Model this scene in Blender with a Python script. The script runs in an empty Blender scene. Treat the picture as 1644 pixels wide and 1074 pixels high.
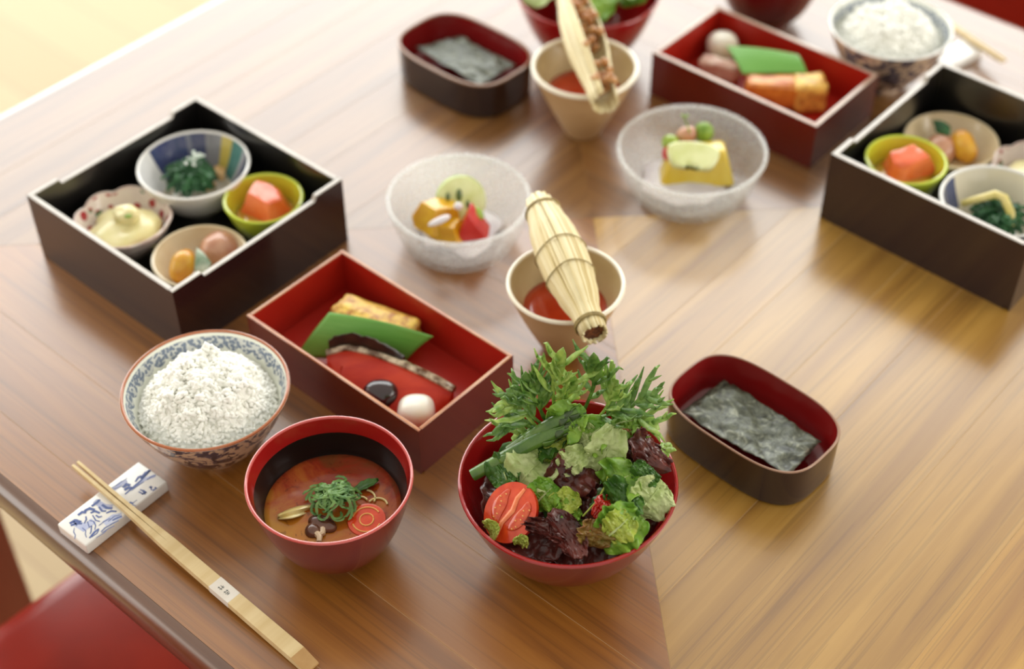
import bpy, bmesh, math, random
from mathutils import Vector, Matrix, noise
R = math.radians
D = bpy.data
SC = bpy.context.scene
COL = SC.collection
random.seed(7)

# ------------------------------------------------------------------ camera
FPX, PITCH, ROLL, CH = 2425.7, R(44.181), R(-0.136), 0.8016
_fw = Vector((0, math.cos(PITCH), -math.sin(PITCH)))
_r0 = Vector((1, 0, 0)); _u0 = _r0.cross(_fw)
_rt = _r0 * math.cos(ROLL) + _u0 * math.sin(ROLL)
_up = -_r0 * math.sin(ROLL) + _u0 * math.cos(ROLL)
cam_d = D.cameras.new('camera'); cam = D.objects.new('camera', cam_d); COL.objects.link(cam)
cam.matrix_world = Matrix(((_rt.x, _up.x, -_fw.x, 0), (_rt.y, _up.y, -_fw.y, 0), (_rt.z, _up.z, -_fw.z, CH), (0, 0, 0, 1)))
cam_d.sensor_width = 36; cam_d.lens = FPX * 36 / 1644
cam_d.clip_start = 0.02; cam_d.clip_end = 50
cam_d.dof.use_dof = True; cam_d.dof.focus_distance = 0.955; cam_d.dof.aperture_fstop = 3.6
SC.camera = cam

# ------------------------------------------------------------------ world, daylight, exposure
w = D.worlds.new('room_ambience'); SC.world = w; w.use_nodes = True
bg = w.node_tree.nodes['Background']
bg.inputs[0].default_value = (1.0, 0.945, 0.845, 1); bg.inputs[1].default_value = 0.64


def area_light(name, loc, target, sx, sy, power, color):
    l = D.lights.new(name, 'AREA'); l.shape = 'RECTANGLE'; l.size = sx; l.size_y = sy; l.energy = power; l.color = color
    o = D.objects.new(name, l); COL.objects.link(o); o.location = loc
    o.rotation_euler = (Vector(target) - Vector(loc)).to_track_quat('-Z', 'Y').to_euler()
    return o


area_light('window_daylight', (-0.6, 2.95, 0.86), (-0.6, 0, 0.86), 4.6, 3.08, 132, (0.95, 0.99, 0.985))
area_light('side_window_daylight', (-3.4, 1.0, 1.0), (0, 1.0, 1.0), 2.4, 2.2, 32, (1.0, 0.97, 0.92))
area_light('right_fill_light', (3.3, 0.2, 0.9), (0, 0.2, 0.9), 2.6, 2.0, 56, (1.0, 0.95, 0.87))  # added fill from the right, no window known on this side
vs = SC.view_settings
vs.view_transform = 'Standard'; vs.look = 'None'; vs.gamma = 1.0; vs.use_curve_mapping = False; vs.exposure = 0.45

# ------------------------------------------------------------------ frames
A41 = R(-41)
AX = Vector((math.cos(A41), math.sin(A41), 0)); NX = Vector((-math.sin(A41), math.cos(A41), 0))


def an(a, n, z=0.0):
    p = AX * a + NX * n; return Vector((p.x, p.y, z))


def at(px, py, z):
    d = _fw * FPX + _rt * (px - 822) - _up * (py - 537)
    t = (z - CH) / d.z
    return Vector((d.x * t, d.y * t, z))


# ------------------------------------------------------------------ materials
def col(h):
    """sRGB 0-255 triple to linear rgba"""
    def f(c):
        c /= 255.0
        return c / 12.92 if c <= 0.04045 else ((c + 0.055) / 1.055) ** 2.4
    return (f(h[0]), f(h[1]), f(h[2]), 1)


class NT:
    def __init__(s, name):
        s.m = D.materials.new(name); s.m.use_nodes = True; s.t = s.m.node_tree; s.n = s.t.nodes; s.b = s.n['Principled BSDF']

    def new(s, typ, **kw):
        x = s.n.new(typ)
        for k, v in kw.items(): setattr(x, k, v)
        return x

    def ln(s, a, b): s.t.links.new(a, b)

    def coord(s, kind='Object', scale=(1, 1, 1), rnd=False):
        c = s.new('ShaderNodeTexCoord'); mp = s.new('ShaderNodeMapping'); mp.inputs['Scale'].default_value = scale
        s.ln(c.outputs[kind], mp.inputs[0])
        if rnd:
            oi = s.new('ShaderNodeObjectInfo'); mu = s.new('ShaderNodeMath', operation='MULTIPLY'); mu.inputs[1].default_value = 37.0
            s.ln(oi.outputs['Random'], mu.inputs[0]); s.ln(mu.outputs[0], mp.inputs['Location'])
        return mp.outputs[0]

    def noise(s, vec, scale, detail=3, rough=0.55, dist=0.0):
        x = s.new('ShaderNodeTexNoise'); x.inputs['Scale'].default_value = scale; x.inputs['Detail'].default_value = detail
        x.inputs['Roughness'].default_value = rough; x.inputs['Distortion'].default_value = dist
        if vec: s.ln(vec, x.inputs['Vector'])
        return x.outputs['Fac']

    def ramp(s, fac, stops, interp='LINEAR'):
        x = s.new('ShaderNodeValToRGB'); x.color_ramp.interpolation = interp
        e = x.color_ramp.elements
        while len(e) < len(stops): e.new(0.5)
        for i, (p, c) in enumerate(stops): e[i].position = p; e[i].color = c
        s.ln(fac, x.inputs[0]); return x.outputs[0]

    def mix(s, fac, a, b, mode='MIX'):
        x = s.new('ShaderNodeMix', data_type='RGBA', blend_type=mode)
        for sock, v in ((x.inputs[0], fac), (x.inputs[6], a), (x.inputs[7], b)):
            if hasattr(v, 'links'): s.ln(v, sock)
            else: sock.default_value = v
        return x.outputs[2]

    def math(s, op, a, b=0.0, c=None):
        x = s.new('ShaderNodeMath', operation=op)
        for i, v in enumerate((a, b) if c is None else (a, b, c)):
            if hasattr(v, 'links'): s.ln(v, x.inputs[i])
            else: x.inputs[i].default_value = v
        return x.outputs[0]

    def bump(s, h, strength=0.3, dist=0.001):
        x = s.new('ShaderNodeBump'); x.inputs['Strength'].default_value = strength; x.inputs['Distance'].default_value = dist
        s.ln(h, x.inputs['Height']); s.ln(x.outputs[0], s.b.inputs['Normal'])

    def set(s, **kw):
        names = dict(rough='Roughness', metal='Metallic', spec='Specular IOR Level', coat='Coat Weight', coatr='Coat Roughness',
                     sss='Subsurface Weight', trans='Transmission Weight', ior='IOR', sssscale='Subsurface Scale', sheen='Sheen Weight')
        for k, v in kw.items(): s.b.inputs[names[k]].default_value = v
        if 'sss' in kw: s.b.inputs['Subsurface Radius'].default_value = (1, 0.6, 0.4)

    def base(s, c):
        if hasattr(c, 'links'): s.ln(c, s.b.inputs['Base Color'])
        else: s.b.inputs['Base Color'].default_value = c


def pm(name, c1, c2=None, scale=60, detail=3, lo=0.35, hi=0.65, bump=0.0, bscale=None, bdist=0.001, stretch=(1, 1, 1), rnd=False, **kw):
    t = NT(name)
    v = t.coord('Object', stretch, rnd)
    if c2: t.base(t.ramp(t.noise(v, scale, detail), [(lo, col(c1)), (hi, col(c2))]))
    else: t.base(col(c1))
    if bump: t.bump(t.noise(v, bscale or scale, 4), bump, bdist)
    t.set(**kw)
    return t.m


def wood(name, dark, mid, light, tone=0.5, rough=0.33, grain=1.0, spec=0.6):
    t = NT(name)
    v = t.coord('Object', (1.3, 24, 8), True)
    n1 = t.noise(v, 1.6 * grain, 4, 0.6, 0.7)
    v2 = t.coord('Object', (5, 330, 30), True)
    n2 = t.noise(v2, 1.0, 2, 0.6)
    c = t.ramp(n1, [(0.30, col(dark)), (0.5, col(mid)), (0.72, col(light))])
    oi = t.new('ShaderNodeObjectInfo')
    tone_c = t.ramp(oi.outputs['Random'], [(0.0, (0.70, 0.68, 0.66, 1)), (0.5, (1.0, 1.0, 1.0, 1)), (1.0, (1.28, 1.27, 1.2, 1))])
    c = t.mix(tone, c, tone_c, 'MULTIPLY')
    c = t.mix(t.math('MULTIPLY', t.math('LESS_THAN', n2, 0.42), 0.22), c, col([x * 0.55 for x in dark]))
    t.base(c); t.bump(n2, 0.10, 0.0006)
    t.set(rough=rough, spec=spec, coat=1.0, coatr=0.22); t.b.inputs['Coat IOR'].default_value = 1.62
    return t.m


M = {}
M['veneer_a'] = wood('walnut_veneer', (110, 64, 18), (136, 84, 26), (156, 102, 36), 0.45, 0.36, 1.0, 0.6)
M['veneer_b'] = wood('walnut_veneer_cross', (140, 96, 32), (168, 124, 48), (190, 146, 66), 0.55, 0.36, 0.9, 0.6)
M['veneer_c'] = wood('walnut_veneer_far', (104, 66, 30), (128, 86, 42), (148, 106, 56), 0.45, 0.36, 1.0, 0.6)
M['joint'] = pm('veneer_joint_filler', (196, 164, 122), rough=0.6)
M['edge'] = wood('walnut_edge', (84, 50, 26), (112, 68, 38), (132, 84, 48), 0.3, 0.3, 0.8)
M['tleg'] = pm('reddish_brown_leg_wood', (136, 54, 34), (112, 42, 26), 20, 3, rough=0.4, stretch=(1, 1, .1))
M['leather'] = pm('red_leather', (146, 32, 14), (130, 26, 10), 14, 2, bump=0.15, bscale=420, bdist=0.0006, rough=0.3, spec=0.45)
M['chairwood'] = pm('dark_chair_wood', (80, 46, 28), (58, 32, 20), 20, 3, rough=0.4, stretch=(1, 1, .1))
M['blacklac'] = pm('black_lacquer', (20, 15, 14), (27, 19, 17), 8, 2, rough=0.12, spec=0.6, coat=0.6, coatr=0.08)
M['blackin'] = pm('black_lacquer_inside', (14, 12, 11), (20, 17, 15), 9, 2, rough=0.3, spec=0.8, coat=1.0, coatr=0.25)
M['blackout'] = pm('brown_black_lacquer', (44, 22, 20), (34, 18, 17), 7, 2, rough=0.2, spec=0.5, coat=0.4, coatr=0.1)
M['glarerim'] = pm('black_box_rim_painted_glare', (196, 188, 178), (176, 168, 158), 40, 2, rough=0.3, spec=0.6, coat=0.5)  # window glare on the black box rims, painted as a pale colour
M['redlac'] = pm('red_lacquer', (104, 22, 14), (90, 17, 11), 8, 3, rough=0.2, spec=0.5, coat=0.4, coatr=0.12)
M['redlacin'] = pm('red_lacquer_inside', (168, 34, 20), (150, 27, 16), 9, 3, rough=0.35, spec=0.4, coat=0.12, coatr=0.2)
M['tanglarerim'] = pm('red_box_rim_painted_highlight', (168, 92, 44), (186, 124, 72), 60, 2, rough=0.25, spec=0.6, coat=0.6)  # tan highlight along the lacquer edges, put into the rim colour
M['paleglarerim'] = pm('far_red_box_rim_painted_reflection', (206, 182, 164), (190, 160, 140), 60, 2, rough=0.28, spec=0.6, coat=0.6)  # whitish window reflection on the far rim, carried by its colour
M['bowlred'] = pm('crimson_lacquer', (150, 22, 22), (138, 18, 18), 12, 2, rough=0.14, spec=0.55, coat=0.5, coatr=0.06)
M['bowlredd'] = pm('dark_crimson_lacquer', (112, 20, 24), (98, 16, 20), 12, 2, rough=0.22, spec=0.5, coat=0.4, coatr=0.1)
M['bowlrim'] = pm('rosy_bowl_rim', (190, 84, 78), rough=0.2, coat=0.6)
M['ovalin'] = pm('red_oval_lining', (128, 20, 20), (112, 15, 17), 10, 2, rough=0.25, coat=0.3)
M['ovalrim'] = pm('bronze_oval_rim', (150, 112, 86), rough=0.3, coat=0.4)
M['ceramic'] = pm('cream_cup_glaze', (200, 182, 140), (186, 164, 120), 30, 3, rough=0.3, coat=0.3)
M['cuprim'] = pm('pale_cup_rim', (236, 228, 208), rough=0.25, coat=0.4)
M['ceramico'] = pm('sand_cup_glaze', (196, 162, 118), (182, 146, 102), 24, 3, rough=0.42, coat=0.1, bump=0.1, bscale=200)
M['white'] = pm('white_porcelain', (232, 230, 224), rough=0.18, coat=0.4)
M['sauce'] = pm('red_sauce', (176, 50, 20), (190, 62, 26), 60, 3, rough=0.12, coat=0.5)
M['straw'] = NT('rice_straw').m
t = NT('rice_straw_blond'); v = t.coord('Object', (1, 1, 0.06), True)
oi = t.new('ShaderNodeObjectInfo')
c = t.ramp(oi.outputs['Random'], [(0, col((206, 186, 130))), (0.35, col((232, 218, 170))), (0.7, col((240, 230, 190))), (1, col((214, 198, 146)))])
c = t.mix(t.math('MULTIPLY', t.noise(v, 260, 3), 0.45), c, col((176, 148, 92)))
t.base(c); t.set(rough=0.42, spec=0.45); M['straw'] = t.m
M['strawcut'] = pm('cut_straw_end', (120, 66, 30), (74, 36, 16), 420, 2, 0.4, 0.6, rough=0.7)
M['twine'] = pm('straw_twine', (128, 110, 66), (164, 144, 92), 300, 2, rough=0.7)
M['natto'] = pm('fermented_soybeans', (196, 144, 84), (164, 104, 52), 120, 3, rough=0.25, coat=0.3, sss=0.1, sssscale=0.003)
M['chop'] = pm('pale_bamboo', (220, 198, 150), (206, 180, 128), 30, 4, rough=0.5, stretch=(0.08, 3, 1))
M['chopcut'] = pm('cut_bamboo_end', (186, 148, 96), (172, 132, 80), 60, 3, rough=0.6)
M['paper'] = pm('white_paper_band', (226, 220, 208), (218, 210, 196), 90, 2, rough=0.8)
M['ink'] = pm('grey_ink', (112, 116, 112), rough=0.8)
M['bluepaint'] = pm('cobalt_underglaze', (52, 76, 140), (78, 96, 152), 200, 3, rough=0.3, coat=0.4)
M['bluewash'] = pm('pale_blue_wash', (164, 172, 206), (186, 192, 214), 120, 3, rough=0.3, coat=0.4)
M['nori'] = None
t = NT('toasted_seaweed'); v = t.coord('Object', (1, 1, 1), True); n = t.noise(v, 150, 5, 0.65, 1.2)
t.base(t.ramp(n, [(0.35, col((38, 44, 32))), (0.55, col((92, 98, 80))), (0.7, col((150, 154, 134)))])); t.bump(n, 0.5, 0.0015); t.set(rough=0.34, spec=0.7); M['nori'] = t.m
# frosted pebbled glass
t = NT('frosted_glass')
tr = t.new('ShaderNodeBsdfTransparent'); tr.inputs[0].default_value = (0.97, 0.97, 0.96, 1)
tl = t.new('ShaderNodeBsdfTranslucent'); tl.inputs[0].default_value = (0.95, 0.95, 0.94, 1)
df = t.new('ShaderNodeBsdfDiffuse'); df.inputs[0].default_value = (0.92, 0.92, 0.91, 1)
gl = t.new('ShaderNodeBsdfGlossy'); gl.inputs['Roughness'].default_value = 0.18
vo = t.new('ShaderNodeTexVoronoi'); vo.inputs['Scale'].default_value = 190; t.ln(t.coord('Object'), vo.inputs['Vector'])
bp = t.new('ShaderNodeBump'); bp.inputs['Strength'].default_value = 0.35; bp.inputs['Distance'].default_value = 0.001; t.ln(vo.outputs['Distance'], bp.inputs['Height'])
for x in (tl, df, gl): t.ln(bp.outputs[0], x.inputs['Normal'])
m1 = t.new('ShaderNodeMixShader'); m1.inputs[0].default_value = 0.5; t.ln(tl.outputs[0], m1.inputs[1]); t.ln(df.outputs[0], m1.inputs[2])
m2 = t.new('ShaderNodeMixShader')
t.ln(t.math('ADD', t.math('MULTIPLY', vo.outputs['Distance'], 0.14), 0.17), m2.inputs[0]); t.ln(tr.outputs[0], m2.inputs[1]); t.ln(m1.outputs[0], m2.inputs[2])
lw = t.new('ShaderNodeLayerWeight'); lw.inputs[0].default_value = 0.5; fc = t.math('MULTIPLY_ADD', t.math('POWER', lw.outputs['Facing'], 4.0), 0.35, 0.035)
m3 = t.new('ShaderNodeMixShader'); t.ln(fc, m3.inputs[0]); t.ln(m2.outputs[0], m3.inputs[1]); t.ln(gl.outputs[0], m3.inputs[2])
t.ln(m3.outputs[0], t.n['Material Output'].inputs[0]); M['glass'] = t.m


def leafmat(name, c1, c2, vein=None, scale=90, rough=0.38, trans=0.25):
    t = NT(name); v = t.coord('Object')
    c = t.ramp(t.noise(v, scale, 4), [(0.32, col(c1)), (0.68, col(c2))])
    t.base(c); t.bump(t.noise(v, 260, 3), 0.35, 0.001)
    t.set(rough=rough, spec=0.5)
    tl = t.new('ShaderNodeBsdfTranslucent'); t.ln(c, tl.inputs[0])
    mx = t.new('ShaderNodeMixShader'); mx.inputs[0].default_value = trans
    t.ln(t.b.outputs[0], mx.inputs[1]); t.ln(tl.outputs[0], mx.inputs[2]); t.ln(mx.outputs[0], t.n['Material Output'].inputs[0])
    return t.m


M['rice'] = pm('cooked_rice', (240, 240, 231), (245, 245, 238), 90, 2, rough=0.45, spec=0.3)
M['l_green'] = leafmat('green_lettuce', (96, 146, 40), (146, 184, 66))
M['l_pale'] = leafmat('pale_lettuce', (166, 186, 108), (206, 216, 158))
M['l_dark'] = leafmat('dark_green_leaf', (44, 84, 26), (82, 126, 44))
M['l_lime'] = leafmat('yellow_green_leaf', (150, 172, 56), (190, 200, 90))
M['l_red'] = leafmat('red_leaf_lettuce', (58, 24, 22), (110, 54, 46), rough=0.22, trans=0.12)
M['l_brown'] = leafmat('bronze_leaf', (136, 70, 36), (166, 110, 56))
M['l_redgreen'] = leafmat('red_edged_leaf', (128, 128, 52), (150, 70, 44), scale=50)
M['mizuna'] = leafmat('mizuna_green', (108, 154, 52), (186, 210, 108), scale=160)
M['mizuna2'] = leafmat('deep_mizuna_green', (66, 110, 38), (128, 164, 74), scale=160)
M['aspar'] = pm('asparagus_green', (58, 92, 30), (92, 124, 48), 60, 4, rough=0.3, coat=0.2, stretch=(1, 1, 1))
M['aspdark'] = pm('asparagus_scale', (44, 66, 34), (74, 92, 52), 90, 3, rough=0.35)
M['tomskin'] = pm('tomato_skin', (186, 30, 16), (200, 44, 20), 20, 2, rough=0.1, coat=0.6)
M['tomflesh'] = pm('tomato_flesh', (222, 78, 32), (206, 60, 24), 160, 4, rough=0.22, sss=0.2, sssscale=0.004, coat=0.3)
M['tomgel'] = pm('tomato_seed_gel', (196, 54, 22), (214, 90, 36), 240, 3, rough=0.1, coat=0.6)
M['tomcore'] = pm('tomato_core', (236, 136, 84), (228, 116, 64), 160, 3, rough=0.25, coat=0.3)
M['tomseed'] = pm('tomato_seed', (232, 170, 92), rough=0.3)
M['bamboo'] = None
t = NT('bamboo_leaf_green'); v = t.coord('UV', (1, 60, 1)); n = t.noise(v, 3, 2)
t.base(t.ramp(n, [(0.3, col((84, 146, 52))), (0.7, col((118, 174, 78)))])); t.set(rough=0.36, spec=0.5); M['bamboo'] = t.m
M['omelet'] = pm('grilled_omelette', (240, 200, 92), (176, 108, 46), 120, 4, 0.42, 0.68, bump=0.5, bscale=220, bdist=0.002, rough=0.35, coat=0.2)
M['omelet2'] = pm('glazed_omelette', (226, 148, 58), (180, 84, 30), 70, 4, 0.4, 0.7, bump=0.3, bscale=160, bdist=0.002, rough=0.3, coat=0.3)
M['fish'] = pm('red_salmon_flesh', (164, 30, 10), (182, 50, 18), 36, 4, rough=0.5, spec=0.3, coat=0.0, stretch=(1, 3, 1))
M['fishskin'] = pm('silver_fish_skin', (206, 190, 160), (92, 62, 34), 110, 4, 0.38, 0.62, rough=0.25, coat=0.4)
M['char'] = pm('charred_fish_skin', (30, 22, 18), (58, 40, 28), 110, 4, bump=0.5, bscale=240, bdist=0.002, rough=0.4)
M['plum'] = pm('dark_plum_skin', (46, 24, 26), (34, 18, 20), 40, 3, rough=0.12, coat=0.6)
M['turnip'] = pm('white_turnip', (226, 222, 206), (212, 200, 150), 30, 2, 0.45, 0.8, rough=0.25, coat=0.3, sss=0.2, sssscale=0.005)
M['pinkfish'] = pm('pink_grilled_fish', (222, 200, 176), (176, 110, 80), 90, 4, rough=0.35, coat=0.2)
M['spinach'] = leafmat('boiled_spinach', (24, 66, 38), (62, 118, 66), rough=0.25, trans=0.1)
M['flake'] = pm('white_flakes', (226, 230, 222), (190, 206, 190), 200, 3, rough=0.4)
M['tofu'] = pm('fried_tofu', (206, 170, 116), (178, 132, 72), 120, 3, rough=0.45, bump=0.3)
M['yellowstem'] = pm('pale_yellow_stem', (226, 210, 140), (206, 190, 96), 90, 3, rough=0.3, coat=0.2)
M['cream'] = pm('cream_salad', (236, 226, 176), (224, 212, 148), 70, 3, rough=0.3, coat=0.3, sss=0.2, sssscale=0.004)
M['salmon'] = pm('orange_salmon_chunk', (230, 100, 54), (236, 128, 92), 50, 3, rough=0.22, coat=0.5, sss=0.2, sssscale=0.004)
M['broth'] = pm('amber_broth', (190, 128, 30), (176, 140, 40), 40, 2, rough=0.1, coat=0.6)
M['potato'] = pm('simmered_pumpkin', (230, 178, 52), (206, 134, 30), 60, 3, rough=0.25, coat=0.3)
M['meat'] = pm('simmered_taro', (206, 156, 124), (176, 116, 88), 60, 3, rough=0.25, coat=0.3)
M['ginkgo'] = leafmat('white_green_leaf', (60, 122, 66), (226, 232, 214), scale=70)
M['kiwi'] = pm('pale_green_fruit', (206, 212, 142), (222, 226, 170), 90, 2, rough=0.2, coat=0.4, sss=0.2, sssscale=0.004)
M['kiwiskin'] = pm('green_fruit_rind', (126, 156, 40), (168, 186, 70), 60, 2, rough=0.25, coat=0.3)
M['seed'] = pm('dark_green_seed', (70, 90, 26), rough=0.25, coat=0.4)
M['mango'] = pm('yellow_mango', (222, 176, 30), (206, 150, 22), 70, 3, rough=0.2, coat=0.4, sss=0.2, sssscale=0.004)
M['pine'] = pm('yellow_pineapple', (216, 184, 44), (230, 206, 84), 60, 3, rough=0.25, coat=0.4, sss=0.2, sssscale=0.004, stretch=(1, 1, .2))
M['redfruit'] = pm('red_watermelon', (190, 30, 26), (206, 50, 42), 80, 3, rough=0.2, coat=0.4)
M['sprout'] = leafmat('green_sprout', (110, 150, 50), (160, 190, 80))
M['ice'] = pm('white_shaved_radish', (226, 222, 224), (212, 206, 212), 60, 3, rough=0.4, sss=0.2, sssscale=0.004)
M['scallion'] = leafmat('scallion_green', (52, 104, 40), (128, 166, 88), scale=160, trans=0.15)
M['mush'] = pm('brown_mushroom', (78, 44, 30), (120, 76, 52), 90, 3, rough=0.25, coat=0.3)
M['mushin'] = pm('mushroom_gill', (206, 180, 146), rough=0.35)
M['cabbage'] = pm('pale_cabbage', (212, 190, 116), (226, 214, 160), 70, 3, rough=0.22, coat=0.3)
t = NT('miso_broth'); v = t.coord('Object')
n = t.noise(v, 30, 5, 0.62, 1.2)
sx = t.new('ShaderNodeSeparateXYZ'); t.ln(v, sx.inputs[0])
g = t.math('ADD', t.math('MULTIPLY', sx.outputs[1], 6.5), t.math('ADD', t.math('MULTIPLY', sx.outputs[0], 2.5), n))
c = t.ramp(g, [(0.18, col((178, 122, 34))), (0.40, col((172, 104, 34))), (0.54, col((162, 76, 28))), (0.66, col((140, 44, 18))), (0.82, col((112, 58, 24)))])
c = t.mix(t.math('MULTIPLY', t.math('LESS_THAN', t.noise(v, 90, 4, 0.6, 1.5), 0.40), 0.45), c, col((84, 36, 14)))
t.base(c); t.set(rough=0.12, spec=0.45); M['miso'] = t.m
# floor boards
t = NT('pale_floor_boards')
c = t.new('ShaderNodeTexCoord'); mp = t.new('ShaderNodeMapping'); mp.inputs['Rotation'].default_value = (0, 0, R(41)); t.ln(c.outputs['Object'], mp.inputs[0])
br = t.new('ShaderNodeTexBrick'); br.inputs['Scale'].default_value = 1.0; br.inputs['Brick Width'].default_value = 1.6; br.inputs['Row Height'].default_value = 0.12
br.inputs['Mortar Size'].default_value = 0.0015; br.inputs['Color1'].default_value = col((164, 142, 98)); br.inputs['Color2'].default_value = col((152, 128, 84)); br.inputs['Mortar'].default_value = col((126, 98, 60))
t.ln(mp.outputs[0], br.inputs['Vector'])
mp2 = t.new('ShaderNodeMapping'); mp2.inputs['Scale'].default_value = (1, 18, 1); t.ln(mp.outputs[0], mp2.inputs[0])
t.base(t.mix(t.math('MULTIPLY', t.noise(mp2.outputs[0], 4, 4), 0.4), br.outputs[0], col((150, 122, 78)))); t.set(rough=0.4, spec=0.6); M['floor'] = t.m
M['ledge'] = pm('white_painted_ledge', (222, 216, 208), (214, 208, 200), 4, 2, rough=0.45)


# bowls with painted decoration (polar patterns in the bowl's own coordinates)
def polar(t):
    c = t.new('ShaderNodeTexCoord'); s = t.new('ShaderNodeSeparateXYZ'); t.ln(c.outputs['Object'], s.inputs[0])
    return t.math('ARCTAN2', s.outputs[1], s.outputs[0]), s.outputs[2], c.outputs['Object']


M['blacksoup'] = pm('black_soup_lacquer', (13, 11, 10), (17, 14, 13), 9, 2, rough=0.25, spec=0.4)
t = NT('rice_bowl_lace_inside'); th, z, ob = polar(t)
edge = t.math('MULTIPLY_ADD', t.math('ABSOLUTE', t.math('SINE', t.math('MULTIPLY', th, 15.0))), 0.0032, 0.0445)
band = t.math('MULTIPLY', t.math('GREATER_THAN', z, t.math('SUBTRACT', 0.0955, edge)), t.math('LESS_THAN', z, 0.0578))
vo = t.new('ShaderNodeTexVoronoi'); vo.inputs['Scale'].default_value = 400; t.ln(ob, vo.inputs['Vector'])
dots = t.math('LESS_THAN', vo.outputs['Distance'], 0.55)
lace = t.mix(dots, col((206, 208, 204)), col((116, 128, 148)))
t.base(t.mix(band, col((232, 234, 222)), lace)); t.set(rough=0.16, coat=0.4); M['ricein'] = t.m
t = NT('rice_bowl_blossoms_outside'); th, z, ob = polar(t)
n = t.noise(ob, 55, 3, 0.6, 2.2)
c = t.ramp(n, [(0.40, col((48, 44, 66))), (0.47, col((84, 80, 104))), (0.52, col((206, 178, 148))), (0.66, col((216, 190, 164)))], 'LINEAR')
c = t.mix(t.math('LESS_THAN', t.noise(ob, 120, 2, 0.5, 1.0), 0.36), c, col((60, 52, 62)))
t.base(c); t.set(rough=0.18, coat=0.4); M['riceout'] = t.m
M['browrim'] = pm('iron_brown_rim', (166, 96, 56), rough=0.25, coat=0.4)


def seg_mat(name, stops, zlo, basec, rot=0.0):
    t = NT(name); th, z, ob = polar(t)
    a = t.math('FRACT', t.math('ADD', t.math('DIVIDE', th, 2 * math.pi), 1.0 + rot))
    c = t.ramp(a, [(p, col(k)) for p, k in stops], 'CONSTANT')
    c = t.mix(t.math('MULTIPLY', t.noise(ob, 120, 3), 0.18), c, col((190, 190, 190)))
    msk = t.math('GREATER_THAN', z, t.math('ADD', zlo, t.math('MULTIPLY', t.noise(ob, 60, 2), 0.006)))
    t.base(t.mix(msk, col(basec), c)); t.set(rough=0.14, coat=0.5)
    return t.m


M['bluein'] = seg_mat('blue_yellow_teal_bowl_inside', [(0, (30, 46, 98)), (0.055, (170, 172, 176)), (0.08, (64, 126, 116)), (0.14, (196, 176, 70)), (0.18, (128, 128, 132)), (0.235, (30, 42, 92)), (0.285, (104, 108, 128)), (0.30, (28, 44, 100)), (0.43, (228, 228, 226)), (0.95, (40, 58, 116))], 0.010, (222, 214, 190))
M['bluein2'] = seg_mat('blue_band_bowl_inside', [(0, (222, 214, 190)), (0.36, (44, 60, 110)), (0.60, (224, 222, 214)), (0.7, (226, 222, 214))], 0.014, (222, 214, 190))
t = NT('floral_bowl_inside'); th, z, ob = polar(t)
vo = t.new('ShaderNodeTexVoronoi'); vo.inputs['Scale'].default_value = 85; t.ln(ob, vo.inputs['Vector'])
sp = t.math('MULTIPLY', t.math('LESS_THAN', vo.outputs['Distance'], 0.36), t.math('GREATER_THAN', z, 0.014))
c = t.ramp(t.noise(ob, 60, 1), [(0.3, col((166, 40, 50))), (0.52, col((176, 60, 66))), (0.56, col((88, 128, 96)))], 'CONSTANT')
t.base(t.mix(sp, col((228, 214, 204)), c)); t.set(rough=0.16, coat=0.4); M['floral'] = t.m
M['floralout'] = pm('pinkish_porcelain', (226, 212, 200), (206, 180, 170), 90, 3, rough=0.18, coat=0.4)
M['lime'] = pm('lime_glaze', (190, 204, 62), (176, 190, 48), 30, 2, rough=0.16, coat=0.5)
M['limein'] = pm('lime_glaze_inside', (196, 196, 56), (190, 178, 44), 30, 2, rough=0.14, coat=0.5)
M['beige'] = pm('beige_glaze', (222, 206, 172), (206, 184, 144), 26, 3, rough=0.2, coat=0.4)


# ------------------------------------------------------------------ mesh helpers
def mk(name, V, F, mats, parent=None, loc=(0, 0, 0), rot=(0, 0, 0), fm=None, smooth=True, solid=0.0, sub=0, sharp=True):
    me = D.meshes.new(name); me.from_pydata([tuple(v) for v in V], [], F); me.update()
    if not isinstance(mats, (list, tuple)): mats = [mats]
    for m in mats: me.materials.append(m)
    if fm:
        for p, i in zip(me.polygons, fm): p.material_index = i
    if smooth:
        for p in me.polygons: p.use_smooth = True
        if sharp: me.set_sharp_from_angle(angle=R(42))
    o = D.objects.new(name, me); COL.objects.link(o); o.location = loc; o.rotation_euler = rot
    if parent: o.parent = parent
    if solid:
        s = o.modifiers.new('thickness', 'SOLIDIFY'); s.thickness = solid; s.offset = 0
    if sub:
        s = o.modifiers.new('smooth', 'SUBSURF'); s.levels = sub; s.render_levels = sub
    return o


def tag(o, label, cat, group=None, kind=None):
    if label: o['label'] = label
    if cat: o['category'] = cat
    if group: o['group'] = group
    if kind: o['kind'] = kind
    return o


def emp(name, label, cat, loc=(0, 0, 0), rz=0.0, group=None):
    o = D.objects.new(name, None); COL.objects.link(o); o.empty_display_size = 0.02
    o.location = loc; o.rotation_euler = (0, 0, rz)
    return tag(o, label, cat, group)


def box(sx, sy, sz, bev=0.0, seg=2, c=(0, 0, 0)):
    bm = bmesh.new(); bmesh.ops.create_cube(bm, size=1.0)
    for v in bm.verts: v.co = Vector((v.co.x * sx + c[0], v.co.y * sy + c[1], v.co.z * sz + c[2]))
    if bev: bmesh.ops.bevel(bm, geom=list(bm.edges), offset=bev, segments=seg, affect='EDGES', profile=0.5)
    bm.verts.index_update()
    V = [v.co.copy() for v in bm.verts]; F = [[v.index for v in f.verts] for f in bm.faces]; bm.free()
    return V, F


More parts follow.
